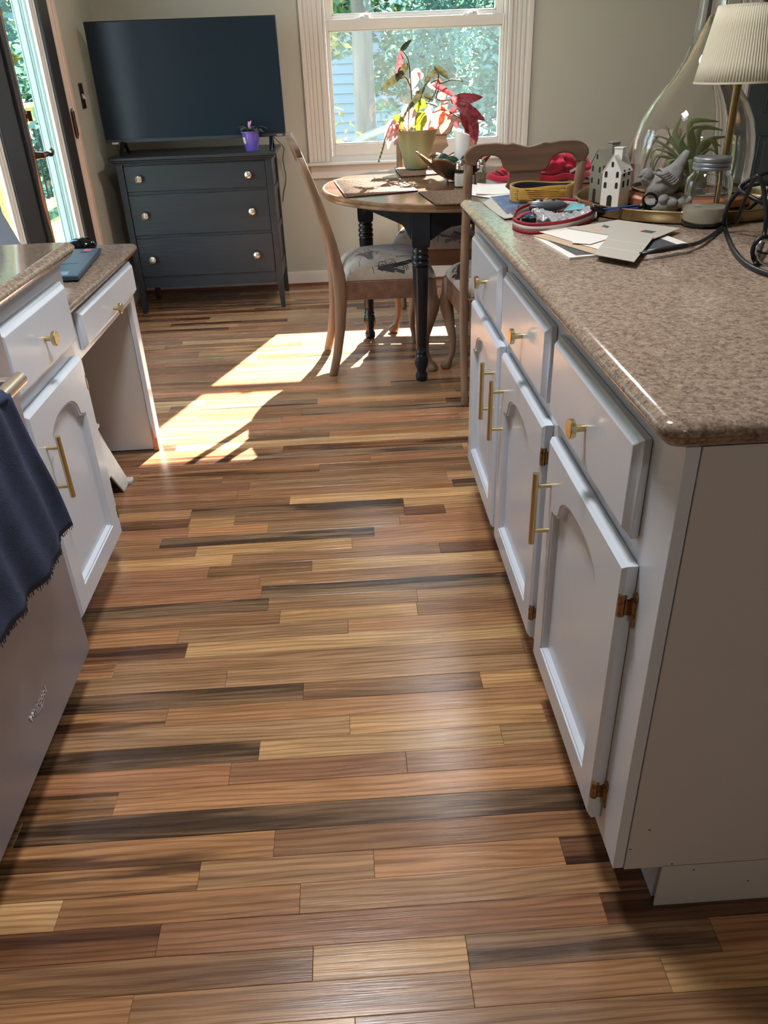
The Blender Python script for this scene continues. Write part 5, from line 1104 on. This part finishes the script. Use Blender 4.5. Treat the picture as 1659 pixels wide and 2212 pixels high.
sp = thing('wire_spool', 'small coil of dark wire ties at the right edge of the island', 'coil', tuple(PZ(1652, 572, ZI)))
s1_ = Vector(sp.location)
for k, (rx, rz_, dy) in enumerate(((30, 34, 0), (26, 30, .012), (22, 26, -.012), (28, 28, .02))):
    ob('wire_loop', MB().tube([PY(1655+rx*math.cos(a*PI/10), 545-rz_*math.sin(a*PI/10), s1_.y+dy)-s1_ for a in range(21)], .0022 if k else .004, 8), RUBBER if k != 2 else CHROME, sp, smooth=True)
ob('wire_tie', MB().tube([PY(1632, 540, s1_.y)-s1_, PY(1655, 548, s1_.y-.005)-s1_, PY(1678, 540, s1_.y)-s1_], .002, 6, smooth=3), RUBBER, sp, smooth=True)
# ------------------------------------------------------------------ outdoors
GR = mat('garden_grass', sr(96, 118, 62), .9, var=.4, vscale=3)
g = tag(ob('lawn', MB().grid(lambda u, v: (-22+44*u, -6+46*v, -.9+.15*math.sin(u*20)*math.sin(v*17)-(.0 if v > .3 else 0)), 30, 30), GR), 'rough green lawn outside the windows', 'lawn', kind='structure')
BARK = mat('tree_bark', sr(120, 108, 98), .9, bump=1.0, bscale=10, stretch=(1, 1, .15), var=.35, vscale=6)
def clump(mb, c, r_, n, s_, rr):
    for _ in range(n):
        d = Vector((rr.gauss(0, 1), rr.gauss(0, 1), rr.gauss(0, 1))).normalized()*(rr.random()**.45); p = Vector(c)+Vector((d.x*r_[0], d.y*r_[1], d.z*r_[2]))
        a = Vector((rr.gauss(0, 1), rr.gauss(0, 1), rr.gauss(0, .6))).normalized(); b_ = a.cross(Vector((rr.gauss(0, 1), rr.gauss(0, 1), rr.gauss(0, 1)))).normalized(); s2 = s_*rr.uniform(.6, 1.3)
        mb.add([p-a*s2, p-b_*s2*.42, p+a*s2, p+b_*s2*.42], [(0, 1, 2, 3)])
def tree(name, label, x, y, th, tr, crown, leafm, n, s_, seed, cat='tree', lean=0):
    rr = random.Random(seed); t = thing(name, label, cat, (x, y, -.95))
    if tr:
        m = MB(); m.tube([(0, 0, 0), (lean*.3, 0, th*.35), (lean*.8, 0, th*.7), (lean, .1, th)], [tr*1.25, tr, tr*.85, tr*.6], 14, smooth=4)
        ob('trunk', m, BARK, t, smooth=True)
        for k in range(5):
            a = rr.uniform(0, 6.28); z = th*rr.uniform(.45, .9); ob('branch', MB().tube([(lean*z/th, 0, z), (lean+math.cos(a)*.7, math.sin(a)*.7, z+.5), (lean+math.cos(a)*1.4, math.sin(a)*1.4, z+.8)], [tr*.35, tr*.2, tr*.08], 8, smooth=3), BARK, t, smooth=True)
    tot = sum(c[1][0]*c[1][1]*c[1][2] for c in crown)**1; fol = MB()
    for c, r_ in crown:
        k = n*(r_[0]*r_[1]*r_[2])/tot
        for j in range(max(6, int(k/70))):
            d = Vector((rr.gauss(0, 1), rr.gauss(0, 1), rr.gauss(0, 1))).normalized()*rr.random()**.4
            clump(fol, (c[0]+d.x*r_[0], c[1]+d.y*r_[1], c[2]+d.z*r_[2]), (.45*min(1, r_[0]*1.6), .45*min(1, r_[0]*1.6), .32*min(1, r_[0]*1.6)), 70, s_, rr)
    o = ob('foliage', fol, leafm, t); o['kind'] = 'stuff'; return t
tree('tree', 'big grey trunked tree standing left of centre beyond the window', .40, 13.0, 6.5, .15, [((-.5, 0, 5.6), (2.6, 2.0, 1.4)), ((1.3, .3, 2.75), (.9, .5, .5)), ((-.5, .4, 2.9), (.6, .5, .5))], LEAFG, 6500, .09, 1)
tree('tree', 'yellow green leafed tree at left beyond the window', -.75, 10.8, 4.2, .08, [((0, 0, 3.0), (.95, .8, 1.5)), ((.25, -.4, 1.6), (.75, .6, 1.0))], LEAFY, 4200, .06, 2, lean=.1)
tree('tree', 'dense bluish green tree filling the right of the window', 2.5, 11.5, 4.8, .10, [((0, 0, 2.4), (1.75, 1.3, 2.4)), ((-.9, -.6, 3.2), (1.3, 1.0, 1.0))], LEAFB, 15000, .06, 3)
tree('tree', 'green leafed tree with yellow tips behind the right hand one', 2.0, 15.8, 5.5, .14, [((0, 0, 3.4), (2.2, 1.0, 2.4)), ((-1.9, 0, 3.3), (1.0, .7, .8))], LEAFG, 11000, .09, 4)
tree('yellow_bush', 'tuft of bright yellow leaves at the top right of the window', 1.75, 8.4, 0, 0, [((0, 0, 2.75), (.25, .2, .45))], LEAFY, 260, .055, 5, 'bush')
for i, (x, y, z, r_, mt, lb) in enumerate(((-1.4, 9.2, .5, 1.0, LEAFB, 'low bluish green bush below the left of the window view'), (.9, 9.0, .25, .9, LEAFG, 'low green bush below the middle of the window view'), (2.8, 9.6, .6, 1.1, LEAFB, 'rounded green bush below the right of the window view'), (5.4, 13, 1.2, 1.9, LEAFG, 'broad bush at the far right beyond the window'), (-4.6, 14, 1.6, 2.2, LEAFG, 'broad bush at the far left beyond the window'))):
    tree('bush', lb, x, y, 0, 0, [((0, 0, z), (r_, r_*.7, z*.9+.35))], mt, 3000, .06, 10+i, 'bush')
for i, (x, y) in enumerate(((-8, 21), (-3.5, 22), (1.5, 23), (6, 22), (11, 20))):
    tree('woodland_tree', ['tall hazy tree at far left of the wood behind', 'tall tree second from left in the wood behind', 'tall tree in the middle of the wood behind', 'tall tree right of middle in the wood behind', 'tall hazy tree at far right of the wood behind'][i], x, y, 7, .2, [((0, 0, 5.2), (3.2, 1.6, 4.2)), ((0, 0, 1.8), (3.0, 1.4, 1.8))], (LEAFB, LEAFG, LEAFB, LEAFG, LEAFB)[i], 13000, .19, 20+i)
# neighbouring house with lap siding
nh = thing('neighbour_house', 'pale blue grey clapboard house among the trees behind the window', 'house', (0, 18.4, -.9))
SD = mat('blue_grey_siding', sr(112, 128, 140), .6)
ob('wall', MB().prism([(-2.2, 0), (1.6, 0), (1.6, 2.5), (-.3, 4.4), (-2.2, 2.5)], lambda x, z: (x, .05, z), lambda x, z: (x, 2.5, z)), SD, nh)
for k in range(24):
    z = k*.18; hw0 = 1.9 if z < 2.5 else 1.9*(4.4-z)/1.9
    if hw0 < .15: break
    ob('siding_board', MB().rings([[(-.3-hw0, .045, z), (-.3+hw0, .045, z), (-.3+hw0, .02, z+.002), (-.3-hw0, .02, z+.002)], [(-.3-hw0, .045, z+.18), (-.3+hw0, .045, z+.18), (-.3+hw0, .04, z+.178), (-.3-hw0, .04, z+.178)]]), SD, nh)
for s_ in (-1, 1): ob('roof_slope', MB().rings([[(-.3, -.2, 4.5), (-.3+s_*2.2, -.2, 2.3), (-.3+s_*2.2, -.2, 2.4), (-.3, -.2, 4.62)], [(-.3, 2.6, 4.5), (-.3+s_*2.2, 2.6, 2.3), (-.3+s_*2.2, 2.6, 2.4), (-.3, 2.6, 4.62)]]), mat('grey_roof', sr(128, 136, 142), .7), nh)
ar = thing('garden_arch', 'pale green arched garden canopy beyond the window behind the plant', 'canopy', (.95, 10.6, -.9))
m = MB(); m.grid(lambda u, v: (.95*math.cos(PI*(1-u)), .5*v, 1.05+.42*math.sin(PI*u)), 24, 2); ob('canopy', m, mat('pale_green_canvas', sr(120, 130, 106), .7), ar, smooth=True, solid=.05)
for s_ in (-1, 1): ob('post', MB().box(s_*.93-.03, s_*.93+.03, .2, .26, 0, 1.06), mat('canopy_post', sr(160, 190, 186), .5), ar)
# deck with rail outside the left door
dk2 = thing('deck_railing', 'sunlit timber deck rail with black balusters outside the left door', 'railing', (-3.05, 0, 0))
DKW = mat('treated_pine', sr(196, 178, 112), .7, var=.2, vscale=6, stretch=(6, .4, 6))
ob('top_rail', MB().box(-.02, .02, 2.4, 9.5, .86, 1.0), DKW, dk2, bev=.005); ob('cap_rail', MB().box(-.08, .08, 2.4, 9.5, 1.0, 1.035), DKW, dk2, bev=.005); ob('bottom_rail', MB().box(-.02, .02, 2.4, 9.5, .06, .15), DKW, dk2)
for k in range(5): ob('post', MB().box(-.045, .045, 2.45+k*1.7, 2.54+k*1.7, -.1, 1.0), DKW, dk2)
for k in range(52): ob('baluster', MB().tube([(0, 2.6+k*.13, .1), (0, 2.6+k*.13, .9)], .008, 6), PLAST, dk2)
dkf = thing('wooden_deck', 'treated timber deck boards outside the left door', 'deck', (0, 0, 0))
for k in range(12): ob('deck_board', MB().box(-3.15+k*.14, -3.02+k*.14, 2.0, 9.5, -.12, -.085), DKW, dkf)
for i, (x, y, z, r_, mt, lb) in enumerate(((-4.6, 8.4, 1.5, 1.6, LEAFB, 'dense leafy bush seen through the left door glass'), (-5.8, 10.5, 2.8, 2.2, LEAFG, 'tall green bush behind the deck rail'), (-4.4, 6.0, 1.1, 1.2, LEAFG, 'green bush close behind the deck rail'), (-6.8, 8.0, 2.4, 2.0, LEAFB, 'tall bluish bush at far left outside'), (-4.3, 10.2, 2.0, 1.6, LEAFB, 'leafy bush beyond the end of the deck'), (-7, 12.5, 4, 2.6, LEAFG, 'large tree crown beyond the deck bushes'))):
    tree('bush', lb, x, y, 0, 0, [((0, 0, z+.3), (r_, r_, z*.8+.5))], mt, 4200, .06 if i < 3 else .08, 40+i, 'bush')
tree('yellow_bush', 'spray of bright yellow leaves outside the left door', -3.3, 9.2, 0, 0, [((0, 0, 2.42), (.12, .12, .10))], LEAFY, 200, .045, 60, 'bush')
